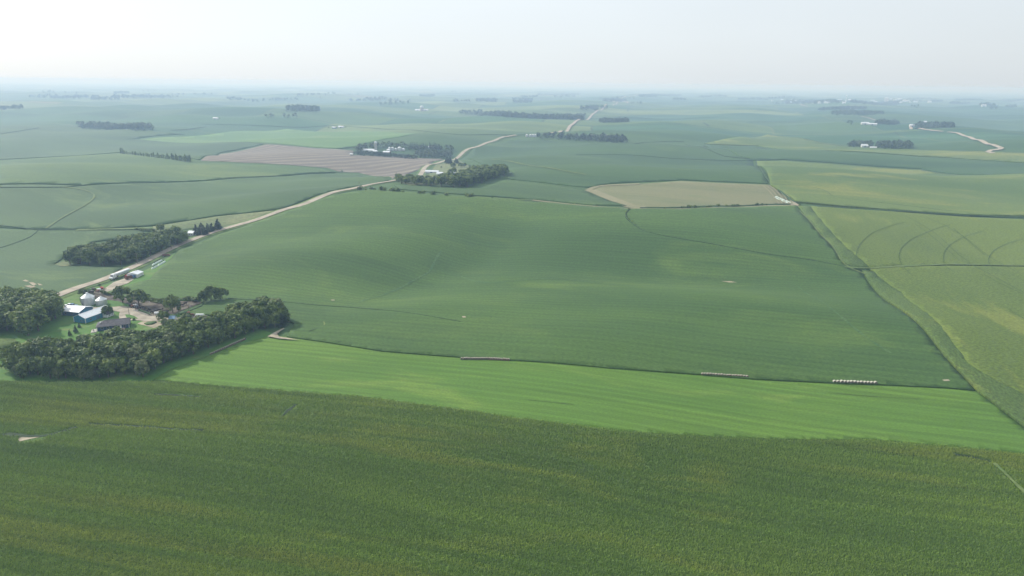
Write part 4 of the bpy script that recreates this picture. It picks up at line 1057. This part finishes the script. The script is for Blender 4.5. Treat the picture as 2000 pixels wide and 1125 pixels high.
def patio_table(p, label):
    e = empty('patio_table', p, 0, label, 'table')
    d = MB(); d.frustum((0, 0, .68), .6, (0, 0, .74), .6, 12); d.build('table_top', TRIM, e)
    d = MB(); d.frustum((0, 0, 0), .25, (0, 0, .05), .25, 8); d.frustum((0, 0, .05), .04, (0, 0, .68), .04, 6); d.build('pedestal', DARKM, e)
patio_table(local(house, 10.4, -1.8, .5), 'round white table on the reddish deck of the house')
def grill(p, label, m):
    e = empty('garden_grill', p, 0, label, 'grill')
    d = MB(); d.frustum((0, 0, .7), .35, (0, 0, 1.1), .3, 10); d.build('bowl', m, e)
    for k in range(3):
        a = k * 2.1; d = MB(); d.frustum((.3 * math.cos(a), .3 * math.sin(a), 0), .03, (.2 * math.cos(a), .2 * math.sin(a), .72), .03, 5); d.build('leg', DARKM, e)
grill(local(house, -1.6, -.6, .35), 'dark kettle grill on the side porch of the house', DARKM)
# roadside shed
A = P(269, 542.6); Bq = P(280.4, 537)
W_ = (P(255.3, 541.2) - A).length
gable('white_shed', 'square white metal shed beside the road and trucks', A, Bq, W_, 2.15, .95, WHITE_WALL, WHITE_METAL, 'shed', doors=[('L', 1.0, 3.4, 0, 1.9, SLATE_BLUE)], over=.2)
gable('blue_roofed_shed', 'tiny shed with a light blue roof beside the farm drive', P(330.5, 629), P(340.5, 628.6), 3.4, 1.7, 1.0, WHITE_WALL, BLUE_ROOF, 'shed', over=.3)
gable('grey_hutch', 'small grey hut half hidden in the trees below the white tank', P(388, 630), P(395, 629.4), 2.6, 1.6, .8, SLATE_BLUE, GALV_ROOF, 'shed', over=.2)
gable('roadside_house', 'small white house beside the dark cedars on the road', P(367, 461), P(377, 460.5), 5.5, 2.6, 1.4, WHITE_WALL, WHITE_METAL, 'house', windows=[('A', 1, 1.8, .9, 1.8), ('A', 3, 3.8, .9, 1.8)])

def grain_bin(p, r, hw, rr, label, stair=False, group=None, n=28, z0=0):
    e = empty('grain_bin', (p.x, p.y, H(p.x, p.y) + z0), 0, label, 'grain bin', group)
    mb = MB(); k = max(3, int(hw / .8)); mb.frustum((0, 0, -.8), r + .12, (0, 0, .12), r + .12, n, 1)
    for i in range(k):
        z0_, z1_ = .12 + (hw - .12) * i / k, .12 + (hw - .12) * (i + 1) / k
        mb.frustum((0, 0, z0_), r, (0, 0, z1_), r, n, 0, False, False); mb.frustum((0, 0, z1_ - .09), r + .05, (0, 0, z1_ - .01), r + .05, n, 0, False, False)
    mb.build('wall', [GALV, CONC], e)
    rb = MB(); rb.frustum((0, 0, hw - .04), r + .16, (0, 0, hw + rr * .88), r * .12, n)
    for i in range(n // 2):
        a = 4 * math.pi * i / n
        rb.frustum(((r + .1) * math.cos(a), (r + .1) * math.sin(a), hw + .03), .035, (r * .12 * math.cos(a), r * .12 * math.sin(a), hw + rr * .88 + .03), .03, 4)
    rf = rb.build('roof', GALV_ROOF, e)
    c = MB(); c.frustum((0, 0, hw + rr * .85), r * .15, (0, 0, hw + rr), r * .13, 12); c.frustum((0, 0, hw + rr), r * .17, (0, 0, hw + rr * 1.06), .05, 12); c.build('roof_cap', GALV, rf)
    d = MB(); d.box(-.4, -r - .08, .3, .4, -r + .1, 2.1); d.build('door', GALV_ROOF, e)
    l = MB(); a0 = -.9
    for s in (-.2, .2):
        x, y = (r + .15) * math.sin(a0) + s * math.cos(a0), -(r + .15) * math.cos(a0) + s * math.sin(a0); l.box(x - .03, y - .03, 0, x + .03, y + .03, hw + .3)
    l.build('ladder', GALV, e)
    if stair:
        s = MB(); m = 22
        for i in range(m):
            a = -1.25 + 1.15 * i / m; z = hw * (1 - i / m); x, y = (r + .3) * math.sin(a), -(r + .3) * math.cos(a)
            s.box(x - .3, y - .22, z - .05, x + .3, y + .22, z)
        s.build('stair', DARKM, e)
    return e
grain_bin(P(173.5, 595), 3.35, 4.7, 2.5, 'larger galvanised grain bin with a stair spiralling round it', True)
grain_bin(P(199, 594.5), 2.85, 3.0, 1.9, 'smaller squat galvanised grain bin right of the tall one')

# ------------------------------------------------------------------ vehicles and machines
def wheel(parent, x, y, r, w=.28):
    t = MB(); t.frustum((x, y - w / 2, r), r, (x, y + w / 2, r), r, 14); o = t.build('wheel', TYRE, parent)
    h = MB(); h.frustum((x, y - w / 2 - .02, r), r * .5, (x, y + w / 2 + .02, r), r * .5, 10); h.build('rim', GALV, o)
def heading(A, B): return math.atan2(B.y - A.y, B.x - A.x)
def prism(name, prof, y0, y1, m, parent, taper=1.0):
    n = len(prof); mb = MB(); cy = (y0 + y1) / 2
    vs_ = [(x, y0, z) for x, z in prof] + [(x, y1, z) for x, z in prof]
    mb.add(vs_, [tuple(range(n)), tuple(range(2 * n - 1, n - 1, -1))] + [(i, i + n, (i + 1) % n + n, (i + 1) % n) for i in range(n)])
    return mb.build(name, m, parent)
def semi(p, az, label):
    e = empty('semi_truck', p, az, label, 'truck')
    prism('cab', [(4.6, .7), (7.0, .7), (7.0, 1.65), (5.9, 1.85), (5.5, 2.9), (4.6, 2.95)], -1.15, 1.15, WHITEP, e)
    prism('windshield', [(5.93, 1.9), (5.56, 2.82), (5.50, 2.82), (5.87, 1.9)], -1.0, 1.0, GLASS, e)
    prism('sleeper', [(2.9, .9), (4.57, .9), (4.57, 3.2), (3.1, 3.25)], -1.15, 1.15, WHITEP, e)
    d = MB(); d.box(-9.5, -.45, .85, 4.2, .45, 1.1); d.build('chassis', DARKM, e)
    hop = prism('trailer', [(-10, 2.9), (-10, 2.0), (-7.2, 1.5), (-5.5, 1.12), (-4.3, 1.5), (-1.5, 1.5), (.3, 1.12), (1.5, 1.5), (2.7, 2.0), (2.7, 2.9)], -1.25, 1.25, SILVER, e)
    tr = MB()
    for i in range(8):
        a0, a1 = math.pi * i / 8, math.pi * (i + 1) / 8
        tr.add([(-10, -1.22 * math.cos(a0), 2.92 + .45 * math.sin(a0)), (2.7, -1.22 * math.cos(a0), 2.92 + .45 * math.sin(a0)), (2.7, -1.22 * math.cos(a1), 2.92 + .45 * math.sin(a1)), (-10, -1.22 * math.cos(a1), 2.92 + .45 * math.sin(a1))], [(0, 1, 2, 3)])
    tr.build('tarp', WHITEP, e)
    for x in (6.1, 3.4, 2.1, -7.6, -8.9):
        for y in (-1.05, 1.05): wheel(e, x, y, .5)
    for y in (-1.2, 1.2):
        x = MB(); x.frustum((4.45, y, 1), .09, (4.45, y, 3.6), .09, 6); x.build('exhaust', GALV, e)
    return e
a, b = P(219.5, 547), P(245.5, 537); mid = a.lerp(b, .46)
semi((mid.x, mid.y, H(mid.x, mid.y) + .35), heading(b, a), 'white semi-truck with a silver hopper trailer parked beside the road')
def box_truck(p, az, label, boxm, cabm, s=1.0, name='grain_truck', cat='truck'):
    e = empty(name, p, az, label, cat); e.scale = (s,) * 3
    prism('cab', [(1.6, .6), (3.6, .6), (3.6, 1.45), (2.7, 1.6), (2.4, 2.25), (1.6, 2.3)], -1.0, 1.0, cabm, e)
    prism('windshield', [(2.73, 1.63), (2.46, 2.2), (2.40, 2.2), (2.67, 1.63)], -.85, .85, GLASS, e)
    d = MB(); d.box(-2.9, -1.15, 1.0, 1.4, 1.15, 1.12); d.box(-2.9, -1.15, 1.12, 1.4, -1.08, 2.0); d.box(-2.9, 1.08, 1.12, 1.4, 1.15, 2.0); d.box(-2.9, -1.08, 1.12, -2.83, 1.08, 2.0); d.box(1.33, -1.08, 1.12, 1.4, 1.08, 2.1)
    for x in (-2, -1, 0, .9): d.box(x, -1.2, 1.0, x + .1, -1.152, 2.0); d.box(x, 1.152, 1.0, x + .1, 1.2, 2.0)
    d.build('cargo_box', boxm, e)
    d = MB(); d.box(-2.7, -.4, .6, 1.7, .4, .98); d.build('chassis', DARKM, e)
    for x in (2.75, -1.7):
        for y in (-.95, .95): wheel(e, x, y, .45)
    return e
a, b = P(246.5, 547.5), P(262, 543); mid = a.lerp(b, .45)
box_truck((mid.x, mid.y, H(mid.x, mid.y) + .1), heading(a, b), 'dark red grain truck with a pale blue cab in front of the white shed', RUST, BLUEP)
def pickup(p, az, label, m):
    e = empty('pickup_truck', p, az, label, 'pickup truck')
    prism('body', [(-2.6, .5), (2.6, .5), (2.6, 1.05), (1.3, 1.15), (1.3, .95), (-.9, .95), (-.9, 1.15), (-2.6, 1.15)], -.95, .95, m, e)
    prism('cab', [(-.85, 1.16), (1.2, 1.16), (.7, 1.8), (-.6, 1.82)], -.85, .85, m, e)
    prism('windshield', [(1.24, 1.18), (.76, 1.76), (.71, 1.76), (1.2, 1.17)], -.75, .75, GLASS, e)
    for y in (-.87, .87): d = MB(); d.box(-.5, y - .01, 1.25, .6, y + .01, 1.68); d.build('side_window', GLASS, e)
    for x in (-1.7, 1.75):
        for y in (-.85, .85): wheel(e, x, y, .38, .24)
    for y in (-.7, .7): d = MB(); d.box(2.58, y - .15, .75, 2.64, y + .15, .95); d.build('headlight', TRIM, e)
p = P(136, 600); pickup((p.x, p.y, p.z + .35), R(8), 'white pickup parked behind the slate-blue shed, left one of two', WHITEP)
p = P(142, 600.3); pickup((p.x, p.y, p.z + .35), R(-5), 'blue pickup parked behind the slate-blue shed, right one of two', BLUEP)
p = P(252.8, 540.5); pickup((p.x, p.y, p.z + .35), R(70), 'red pickup at the corner of the white roadside shed', REDP)

def tractor(p, az, label, m, s=1.0):
    e = empty('tractor', p, az, label, 'tractor'); e.scale = (s,) * 3
    prism('hood', [(.4, .8), (2.4, .8), (2.4, 1.55), (.4, 1.7)], -.4, .4, m, e)
    prism('cab', [(-1.0, 1.0), (.38, 1.0), (.3, 2.5), (-.9, 2.5)], -.7, .7, GLASS, e)
    d = MB(); d.box(-1.1, -.8, 2.52, .45, .8, 2.66); d.build('cab_roof', m, e)
    for y in (-.95, .95): wheel(e, -.5, y, .85, .45); wheel(e, 1.9, y * .85, .5, .3)
    d = MB(); d.frustum((1.6, 0, 1.5), .05, (1.6, 0, 2.4), .05, 6); d.build('exhaust', DARKM, e)
p = P(370.5, 619); tractor((p.x, p.y, p.z + .2), R(12), 'dark red tractor on the pale drive beside the crop', RUST)
def tank_trailer(p, az, label):
    e = empty('tank_trailer', p, az, label, 'tank trailer')
    d = MB(); d.frustum((-2.0, 0, 1.2), .62, (2.0, 0, 1.2), .62, 18); d.frustum((-2.3, 0, 1.2), .35, (-2.0, 0, 1.2), .62, 18); d.frustum((2.0, 0, 1.2), .62, (2.3, 0, 1.2), .35, 18); d.build('tank', WHITEP, e)
    d = MB(); d.box(-2.3, -.5, .45, 3.4, .5, .58); d.build('chassis', DARKM, e)
    for x in (-1.6, 1.7):
        for y in (-.7, .7): wheel(e, x, y, .42)
p = P(391, 619.5); tank_trailer((p.x, p.y, p.z + .2), R(3), 'long white tank trailer right of the tractor on the drive')
def water_tank(p, label):
    e = empty('stock_tank', p, R(5), label, 'tank'); d = MB(); d.frustum((-1.1, 0, .8), .8, (1.1, 0, .8), .8, 16); d.build('tank', WHITEP, e)
    for x in (-.7, .7): d = MB(); d.box(x - .1, -.7, 0, x + .1, .7, .4); d.build('cradle', DARKM, e)
p = P(306.5, 615); water_tank((p.x, p.y, p.z + .2), 'white round tank at the fence of the cattle lot')
def implement(p, az, m, label, k):
    e = empty('farm_implement', p, az, label, 'farm implement'); g = random.Random(k)
    d = MB(); d.box(-1.8, -.08, .6, 1.8, .08, .78); d.box(-1.8, -1.3, .6, -1.65, 1.3, .78); d.box(.4, -1.1, .6, .55, 1.1, .78); d.build('beam', m, e)
    prism('hopper', [(-1.3, .8), (-.2, .8), (.2, 1.5 + g.random() * .4), (-1.6, 1.5 + g.random() * .4)], -1.0, 1.0, m, e)
    for x, y in ((-1.2, -1.2), (-1.2, 1.2)): wheel(e, x, y, .5)
    for i in range(5):
        d = MB(); d.frustum((.48, -1 + i * .5, .62), .05, (.2, -1 + i * .5, .02), .03, 5); d.build('tine', DARKM, e)
p = P(202.5, 566); implement((p.x, p.y, p.z + .1), R(15), REDP, 'red farm implement on the grass behind the truck yard', 1)
for i, (x, y, m, w) in enumerate(((186, 567.5, DARKM, 'dark'), (191, 571, RUST, 'rusty'), (196, 569, GALV, 'grey'), (181, 573, DARKM, 'black'), (170, 572, GALV, 'pale grey'), (256, 599.5, DARKM, 'dark tangled'), (262, 600.5, RUST, 'brown rusty'), (267, 600, GALV, 'grey steel'))):
    p = P(x, y); implement((p.x, p.y, p.z + .1), random.uniform(0, 3), m, f'{w} old implement ' + ('in the scrap row behind the grain bins' if i < 5 else 'parked at the edge of the gravel yard'), i + 3)
p = P(324, 501); box_truck((p.x, p.y, p.z + .1), R(20), 'brown wagon on the grass above the plastic silage bags', RUST, RUST, .8, 'farm_wagon', 'wagon')

# silage bags
def silage_bag(a, b, r, label):
    az, L = frame(a, b); e = empty('silage_bag', (a.x, a.y, H(a.x, a.y)), az, label, 'silage bag')
    d = MB(); n = 24; m = 12; vs_ = []
    for i in range(n + 1):
        t = i / n; k = min(1, math.sin(math.pi * t) * 3.2) ** .5 if 0 < t < 1 else .15
        k *= 1 + .04 * math.sin(i * 2.1)
        x = L * t; q = a.lerp(b, t); z = H(q.x, q.y) - H(a.x, a.y)
        for j in range(m + 1):
            an = math.pi * j / m; vs_.append((x, -r * 1.1 * k * math.cos(an), z - .1 + r * 1.25 * k * math.sin(an)))
    fs_ = [(i * (m + 1) + j, (i + 1) * (m + 1) + j, (i + 1) * (m + 1) + j + 1, i * (m + 1) + j + 1) for i in range(n) for j in range(m)]
    d.add(vs_, fs_); d.build('bag', PLASTIC, e, smooth=True)
    for t in (.25, .5, .75):
        q = MB(); q.frustum((L * t, 0, r * 1.22), .35, (L * t + .25, 0, r * 1.22), .35, 10); q.build('tyre', TYRE, e)
silage_bag(P(297.5, 518.5), P(317, 508.5), .8, 'shorter white-green silage bag nearer the road')
silage_bag(P(309, 519.3), P(323.5, 511), .85, 'long silage bag lying along the soybean edge, upper half')
silage_bag(P(296.5, 526), P(308, 519.9), .85, 'lower silage bag with the dark end by the soybean edge')
silage_bag(P(1514, 384), P(1545, 397), .9, 'bright white silage bag at the corner of the stubble field')
silage_bag(P(1510, 385), P(1541, 398), .7, 'thinner white silage bag on the stubble side of the bright one')

# ------------------------------------------------------------------ hay bales
def bale_proto(wrap, k):
    g = random.Random(k); mb = MB(); n = 20; r = .82; L = 1.45
    ring = []
    for i, (y, q) in enumerate(((-L / 2, .0), (-L / 2 - .03, .45), (-L / 2, .93), (-L / 2 + .08, 1.0), (L / 2 - .08, 1.0), (L / 2, .93), (L / 2 + .03, .45), (L / 2, 0))):
        for j in range(n):
            a = 2 * math.pi * j / n; rr = r * q * (1 + g.uniform(-.02, .02)); z = rr * math.sin(a)
            if z < -r * .86: z = -r * .86
            ring.append((rr * math.cos(a), y, z + r * .86))
    fs_ = []; mi = []
    for i in range(7):
        for j in range(n): fs_.append((i * n + j, i * n + (j + 1) % n, (i + 1) * n + (j + 1) % n, (i + 1) * n + j)); mi.append(1 if i in (0, 1, 5, 6) else 0)
    for f_, m_ in zip(fs_, mi): pass
    mb.v = ring; mb.f = fs_; mb.m = mi
    return mb.mesh('hay_bale', [wrap, HAYFACE], smooth=False)
BALE = {k: [bale_proto(m, 10 * i + j) for j in range(3)] for i, (k, m) in enumerate((('white', HAYWRAP), ('tan', HAYTAN), ('old', HAYDARK)))}
FACE2 = flat_mat('reddish_hay_end', (.165, .105, .082), .3, 3.0, rough=1, spec=.05)
def bale_row(a, b, n, key, label, group, lift=0.0, gap=None, face=None, size=.70):
    az = heading(a, b)
    for i in range(n):
        t = i / (n - 1) if n > 1 else 0; p = a.lerp(b, t)
        o = link_mesh('hay_bale', random.choice(BALE[key]))
        o.location = (p.x + random.uniform(-.08, .08), p.y + random.uniform(-.12, .12), H(p.x, p.y) + lift - .02); o.rotation_euler = (0, random.choice([0, 0, R(3)]), az + R(random.uniform(-5, 5)))
        s = size * random.uniform(.92, 1.06); o.scale = (s, s, s)
        tag(o, label, 'hay bale', group)
        if face: 
            o.data = o.data if False else face[i % len(face)]
RB_ = []
for m_ in BALE['tan']:
    c = m_.copy(); c.materials[1] = FACE2; RB_.append(c)
bale_row(P(902, 703), P(951, 703), 11, 'tan', 'grey-brown round bale in the left half of the farthest-left field row', 'bales of the left field row', .3)
bale_row(P(955.8, 703.2), P(993, 705), 9, 'tan', 'round bale with a reddish end in the right half of the farthest-left field row', 'bales of the left field row', .3, face=RB_)
bale_row(P(1371.5, 733), P(1459, 738), 17, 'tan', 'round bale with a brown end in the middle field row', 'bales of the middle field row', .3, face=RB_[:1] + BALE['tan'][:1])
bale_row(P(1629, 748.5), P(1636.5, 748.8), 2, 'white', 'white-topped round bale at the left end of the right field row', 'bales of the right field row', .3, size=.86)
bale_row(P(1643.5, 749.2), P(1695, 750.8), 9, 'white', 'white-topped round bale in the close middle of the right field row', 'bales of the right field row', .3, size=.86)
bale_row(P(1702, 751), P(1709.5, 751.3), 2, 'white', 'white-topped round bale at the right end of the right field row', 'bales of the right field row', .3, size=.86)
bale_row(P(412, 693), P(478, 664), 20, 'old', 'weathered round bale in the row along the shaded foot of the shelterbelt', 'bales along the shelterbelt', .1, size=.66)

# ------------------------------------------------------------------ poles, fences, feed bunk, cattle
def pole(p, h, label, arm=1):
    e = empty('utility_pole', (p.x, p.y, H(p.x, p.y)), R(-12) + R(90), label, 'utility pole')
    d = MB(); d.frustum((0, 0, -.5), .16, (0, 0, h), .10, 8); d.build('pole', WOOD, e)
    if arm:
        d = MB(); d.box(-.06, -1.1, h - .7, .06, 1.1, h - .55); d.build('crossarm', WOOD, e)
        for y in (-1, 0, 1): d = MB(); d.frustum((0, y, h - .55), .06, (0, y, h - .35), .05, 6); d.build('insulator', TRIM, e)
pole(P(252.7, 616), 5.5, 'slim dark pole on the grass island of the gravel yard', 0); pole(P(264.6, 605.5), 8, 'pale utility pole beside the leafy pair of trees')
pole(P(269.5, 517.5), 8.5, 'pale utility pole in front of the roadside grove'); pole(P(394, 461.5), 8, 'pale utility pole in front of the cedar clump'); pole(P(335, 489), 8, 'utility pole at the right-hand end of the roadside grove')
pole(P(370, 612), 4.5, 'short dark post at the edge of the small crop plot', 0)
pole(P(702, 371), 8, 'utility pole where the fence line meets the road'); pole(P(775, 350), 8, 'utility pole at the bend of the road by the curved grove')
def feed_bunk(a, b, label):
    az, L = frame(a, b); e = empty('feed_bunk', (a.x, a.y, H(a.x, a.y) + .2), az, label, 'feed bunk'); n = int(L / 2.5)
    for i in range(n):
        x0, x1 = L * i / n + .03, L * (i + 1) / n - .03
        q = a.lerp(b, (i + .5) / n); z = H(q.x, q.y) - H(a.x, a.y)
        d = MB(); d.box(x0, -.45, z, x1, .45, z + .15); d.box(x0, -.45, z + .15, x1, -.35, z + .6); d.box(x0, .35, z + .15, x1, .45, z + .45); d.build('trough', CONC, e)
feed_bunk(P(262, 607), P(289, 616.8), 'long concrete feed bunk between the yard and the cattle lot')
def fence(pix, label, h=1.3, step=3.0, rails=3):
    pts_ = [P(a, b) for a, b in pix]; o0 = pts_[0]; e = empty('lot_fence', (o0.x, o0.y, 0), 0, label, 'fence')
    for a, b in zip(pts_, pts_[1:]):
        L = (b - a).length; n = max(1, int(L / step))
        for i in range(n + 1):
            q = a.lerp(b, i / n); z = H(q.x, q.y) + .15; d = MB(); x, y = q.x - o0.x, q.y - o0.y
            d.box(x - .07, y - .07, z - .3, x + .07, y + .07, z + h); d.build('post', WOOD, e)
            if i < n:
                q2 = a.lerp(b, (i + 1) / n); z2 = H(q2.x, q2.y) + .15
                for r_ in range(rails):
                    hh = h * (r_ + .8) / (rails + .2); d = MB(); d.frustum((x, y, z + hh), .06, (q2.x - o0.x, q2.y - o0.y, z2 + hh), .06, 4); d.build('rail', WOOD, e)
fence([(289, 617.5), (300, 617), (318, 617.5), (338, 617)], 'board fence along the front of the cattle lot')
fence([(299, 587), (340, 587.5), (385, 586)], 'board fence along the back of the cattle lot')
fence([(340, 617), (360, 608), (385, 596), (398, 591)], 'fence between the cattle lot and the small crop plot', 1.2)
fence([(166, 582), (186, 584), (205, 583)], 'old rail fence behind the grain bins', 1.2)

def cow_mesh():
    vs_ = [(-.75, 0, 1.05), (0, 0, 1.0), (.6, 0, 1.1), (.95, 0, 1.25), (1.25, 0, 1.2), (1.5, 0, 1.0)]
    rad = [(.30, .34), (.36, .42), (.32, .38), (.2, .22), (.15, .16), (.09, .09)]
    ed = [(i, i + 1) for i in range(5)]
    for x, base in ((-.68, 0), (.62, 2)):
        for y in (-.22, .22):
            n = len(vs_); vs_ += [(x, y, .75), (x + (.06 if base == 0 else 0), y, .42), (x, y, .03)]; rad += [(.14, .14), (.07, .07), (.06, .06)]
            ed += [(base, n), (n, n + 1), (n + 1, n + 2)]
    n = len(vs_); vs_ += [(-1.08, 0, 1.1), (-1.14, 0, .55)]; rad += [(.04, .04), (.03, .03)]; ed += [(0, n), (n, n + 1)]
    for y in (-.22, .22): n = len(vs_); vs_.append((1.2, y, 1.32)); rad.append((.05, .05)); ed.append((4, n))
    me = bpy.data.meshes.new('cow'); me.from_pydata(vs_, ed, [])
    o = bpy.data.objects.new('cow_tmp', me); COL.objects.link(o); md = o.modifiers.new('s', 'SKIN'); sv = me.skin_vertices[0].data
    for i, r_ in enumerate(rad): sv[i].radius = r_
    sv[1].use_root = True; o.modifiers.new('u', 'SUBSURF').levels = 1
    dg = bpy.context.evaluated_depsgraph_get(); m2 = bpy.data.meshes.new_from_object(o.evaluated_get(dg)); bpy.data.objects.remove(o); m2.name = 'cow'
    m2.materials.clear(); m2.materials.append(flat_mat('black_cattle_hide', (.022, .018, .016), .3, 2, rough=.7)); return m2
cow = cow_mesh()
for a, b, rz in ((287, 611, 80), (297, 613.3, 10), (301, 613, 200), (304, 610.5, -30), (293, 608, 150), (311, 609, 20), (318, 607, 100), (350, 601, 30), (356, 599, 170), (362, 596, 60), (277, 604, 10), (283, 606, 120), (326, 611.5, 10)):
    p = P(a, b); o = link_mesh('cow', cow); o.location = (p.x, p.y, p.z + .21); o.rotation_euler = (0, 0, R(rz)); o.scale = (1.05,) * 3
    tag(o, 'black cow standing on the mud of the cattle lot', 'cow', 'cattle in the muddy lot')

# ------------------------------------------------------------------ distant farms
def far_gable(px, py, Lm, Wm, eave, rise, label, wallm=None, roofm=None, rz=None, name='farm_building', cat='farm building', group=None):
    p = P(px, py); rz = R(-12.5) if rz is None else rz; a = p - Vector((math.cos(rz), math.sin(rz), 0)) * Lm / 2; b = p + Vector((math.cos(rz), math.sin(rz), 0)) * Lm / 2
    e = gable(name, label, a, b, Wm, eave, rise, wallm or WHITE_WALL, roofm or WHITE_METAL, cat, trim=False, over=.5, doors=[('A', Lm * .4, Lm * .55, 0, eave * .8, SLATE_BLUE)])
    if group: e['group'] = group
    return e
def tower_silo(px, py, r, h, label, dome=True):
    p = P(px, py); e = empty('tower_silo', (p.x, p.y, p.z), 0, label, 'silo'); d = MB()
    for i in range(6): d.frustum((0, 0, h * i / 6), r, (0, 0, h * (i + 1) / 6), r, 16); d.frustum((0, 0, h * (i + .9) / 6), r + .1, (0, 0, h * (i + .94) / 6), r + .1, 16)
    d.build('wall', CONC, e); d = MB()
    for i in range(4):
        a0, a1 = math.pi / 2 * i / 4, math.pi / 2 * (i + 1) / 4; d.frustum((0, 0, h + (r + .15) * math.sin(a0)), (r + .15) * math.cos(a0), (0, 0, h + (r + .15) * math.sin(a1)), max(.05, (r + .15) * math.cos(a1)), 16)
    d.build('dome', GALV_ROOF, e)
    d = MB(); d.box(-.4, -r - .6, 0, .4, -r - .02, h + .5); d.build('chute', GALV, e)
tower_silo(734, 291.5, 2.6, 13, 'tall slim silo rising above the distant farm trees')
for i, (x, w, hw) in enumerate(((761, 2.7, 5.5), (766.7, 2.8, 5.6), (773, 2.8, 3.6), (780.6, 4.2, 5.6), (787.8, 3.5, 3.2))):
    grain_bin(P(x, 294), w, hw, w * .65, ['leftmost narrow bin', 'second narrow bin from the left', 'third, lower bin', 'widest and tallest bin', 'squat rightmost bin'][i] + ' in the row of five at the distant farm', n=16)
far_gable(718, 296, 24, 9, 3.6, 2.2, 'long white barn left of the silo at the distant farm', name='barn', cat='barn'); far_gable(731, 298, 9, 8, 3, 1.8, 'short white building at the right end of the long distant barn')
far_gable(754, 300.5, 13, 10, 3.6, 2.0, 'white-roofed brown-red barn in front of the distant bins', RED_WALL, name='barn', cat='barn'); far_gable(842, 289.5, 12, 6, 2.8, 1.4, 'low white-roofed building below the spruce row')
far_gable(758, 295, 6, 6, 2.5, 1.4, 'small white shed between the red barn and the bins')
far_gable(843, 338, 20, 7.5, 3.2, 1.6, 'long white machine shed on the grass above the curved grove', rz=R(-4), name='machine_shed', cat='shed'); far_gable(858, 343, 7, 6, 2.6, 1.6, 'small white-roofed house at the foot of the long white shed', name='house', cat='house'); far_gable(884, 343, 6, 5, 2.5, 1.5, 'little pale shed behind the middle of the curved grove')
far_gable(686, 303.5, 5, 4, 2.2, 1.2, 'tiny pale building at the left tip of the distant farm woods', STUBBLE_L)
for i, (x, w) in enumerate(((1029, 3.2), (1036, 3.2), (1041, 3.5), (1046, 3.2))): grain_bin(P(x, 267), w, 4.2, 2.2, ['outer left', 'inner left', 'inner right', 'outer right'][i] + ' bin of the four at the end of the far shelterbelt', n=14)
far_gable(1155, 268.5, 11, 8, 4, 2.4, 'white farm building behind the left part of the far shelterbelt'); far_gable(1180, 268.5, 13, 8, 4, 2.4, 'white farm building behind the right part of the far shelterbelt')
far_gable(1689, 289, 13, 8, 5, 3, 'white house among trees on the right-hand hillside', name='house', cat='house'); far_gable(1707, 290, 14, 6, 2.4, 1.4, 'low pale shed between the tree clumps right of the white house')
far_gable(1690, 243.5, 22, 10, 5, 3, 'pale barn left of the blue-green clump by the far road'); far_gable(1704, 244.5, 26, 10, 4, 2.5, 'long pale barn beside the blue-green clump by the far road')
far_gable(1782, 248, 14, 10, 5, 3, 'small white building at the left end of the oval wood'); far_gable(1807, 243, 10, 8, 9, 3, 'pale roof showing above the oval wood')
far_gable(1668, 213.5, 34, 12, 5, 3, 'long white roof beside the far right woods'); far_gable(1652, 213, 22, 12, 7, 3, 'white barn in the far right woods')
far_gable(1922, 208.5, 24, 14, 9, 4, 'white barn near the far right edge')
tower_silo(824, 217, 8, 16, 'fat pale silo of the lone farm on the far plain'); far_gable(816, 217, 30, 16, 6, 4, 'white barn left of the fat silo on the far plain'); far_gable(831, 217, 20, 12, 6, 3, 'small barn right of the fat silo on the far plain')
far_gable(665, 250, 16, 10, 4, 2.4, 'white shed on the dark field line of the pale green field'); far_gable(652, 251, 14, 8, 3.5, 2, 'low grey shed left of the white one on the field line', SLATE_BLUE)
wood([strip(637, 252, 678, 250.5, 1.2)], 14, (4, 7))
far_gable(1214, 199, 40, 20, 6, 4, 'pale buildings where the far road meets the crossroad'); far_gable(420, 233, 16, 8, 4, 2, 'white speck of a shed on the far left plain')
def water_tower(px, py, h, label):
    p = P(px, py); e = empty('water_tower', (p.x, p.y, p.z), 0, label, 'water tower'); d = MB(); d.frustum((0, 0, 0), 3, (0, 0, h - 8), 1.8, 12); d.build('stem', WHITEP, e)
    d = MB(); d.frustum((0, 0, h - 9), 2, (0, 0, h - 4), 7, 14); d.frustum((0, 0, h - 4), 7, (0, 0, h - 1), 6.4, 14); d.frustum((0, 0, h - 1), 6.4, (0, 0, h + 1.5), 2, 14); d.build('bowl', WHITEP, e)
water_tower(1652, 199, 42, 'white water tower over the far town on the right')
g2 = random.Random(5)
for k in range(46):
    x = g2.uniform(1510, 1830); y = 200.5 + g2.uniform(-6, 2)
    far_gable(x, y, g2.uniform(14, 34), g2.uniform(10, 18), g2.uniform(5, 10), 4, 'one of the small pale houses of the far town on the right', rz=R(g2.choice([-12.5, 77.5])), name='house', cat='house', group='houses of the far town')
for k in range(3):
    tower_silo(1728 + k * 3, 200, 7, 34, ['left', 'middle', 'right'][k] + ' one of three grain elevator silos in the far town')
wood([strip(1510, 203, 1600, 203, 1.2), strip(1610, 199, 1760, 200, 1.4), strip(1530, 196, 1680, 197, 1.0), strip(1740, 198, 1840, 199, 1.2)], 40, (12, 18), 'trees of the far town')
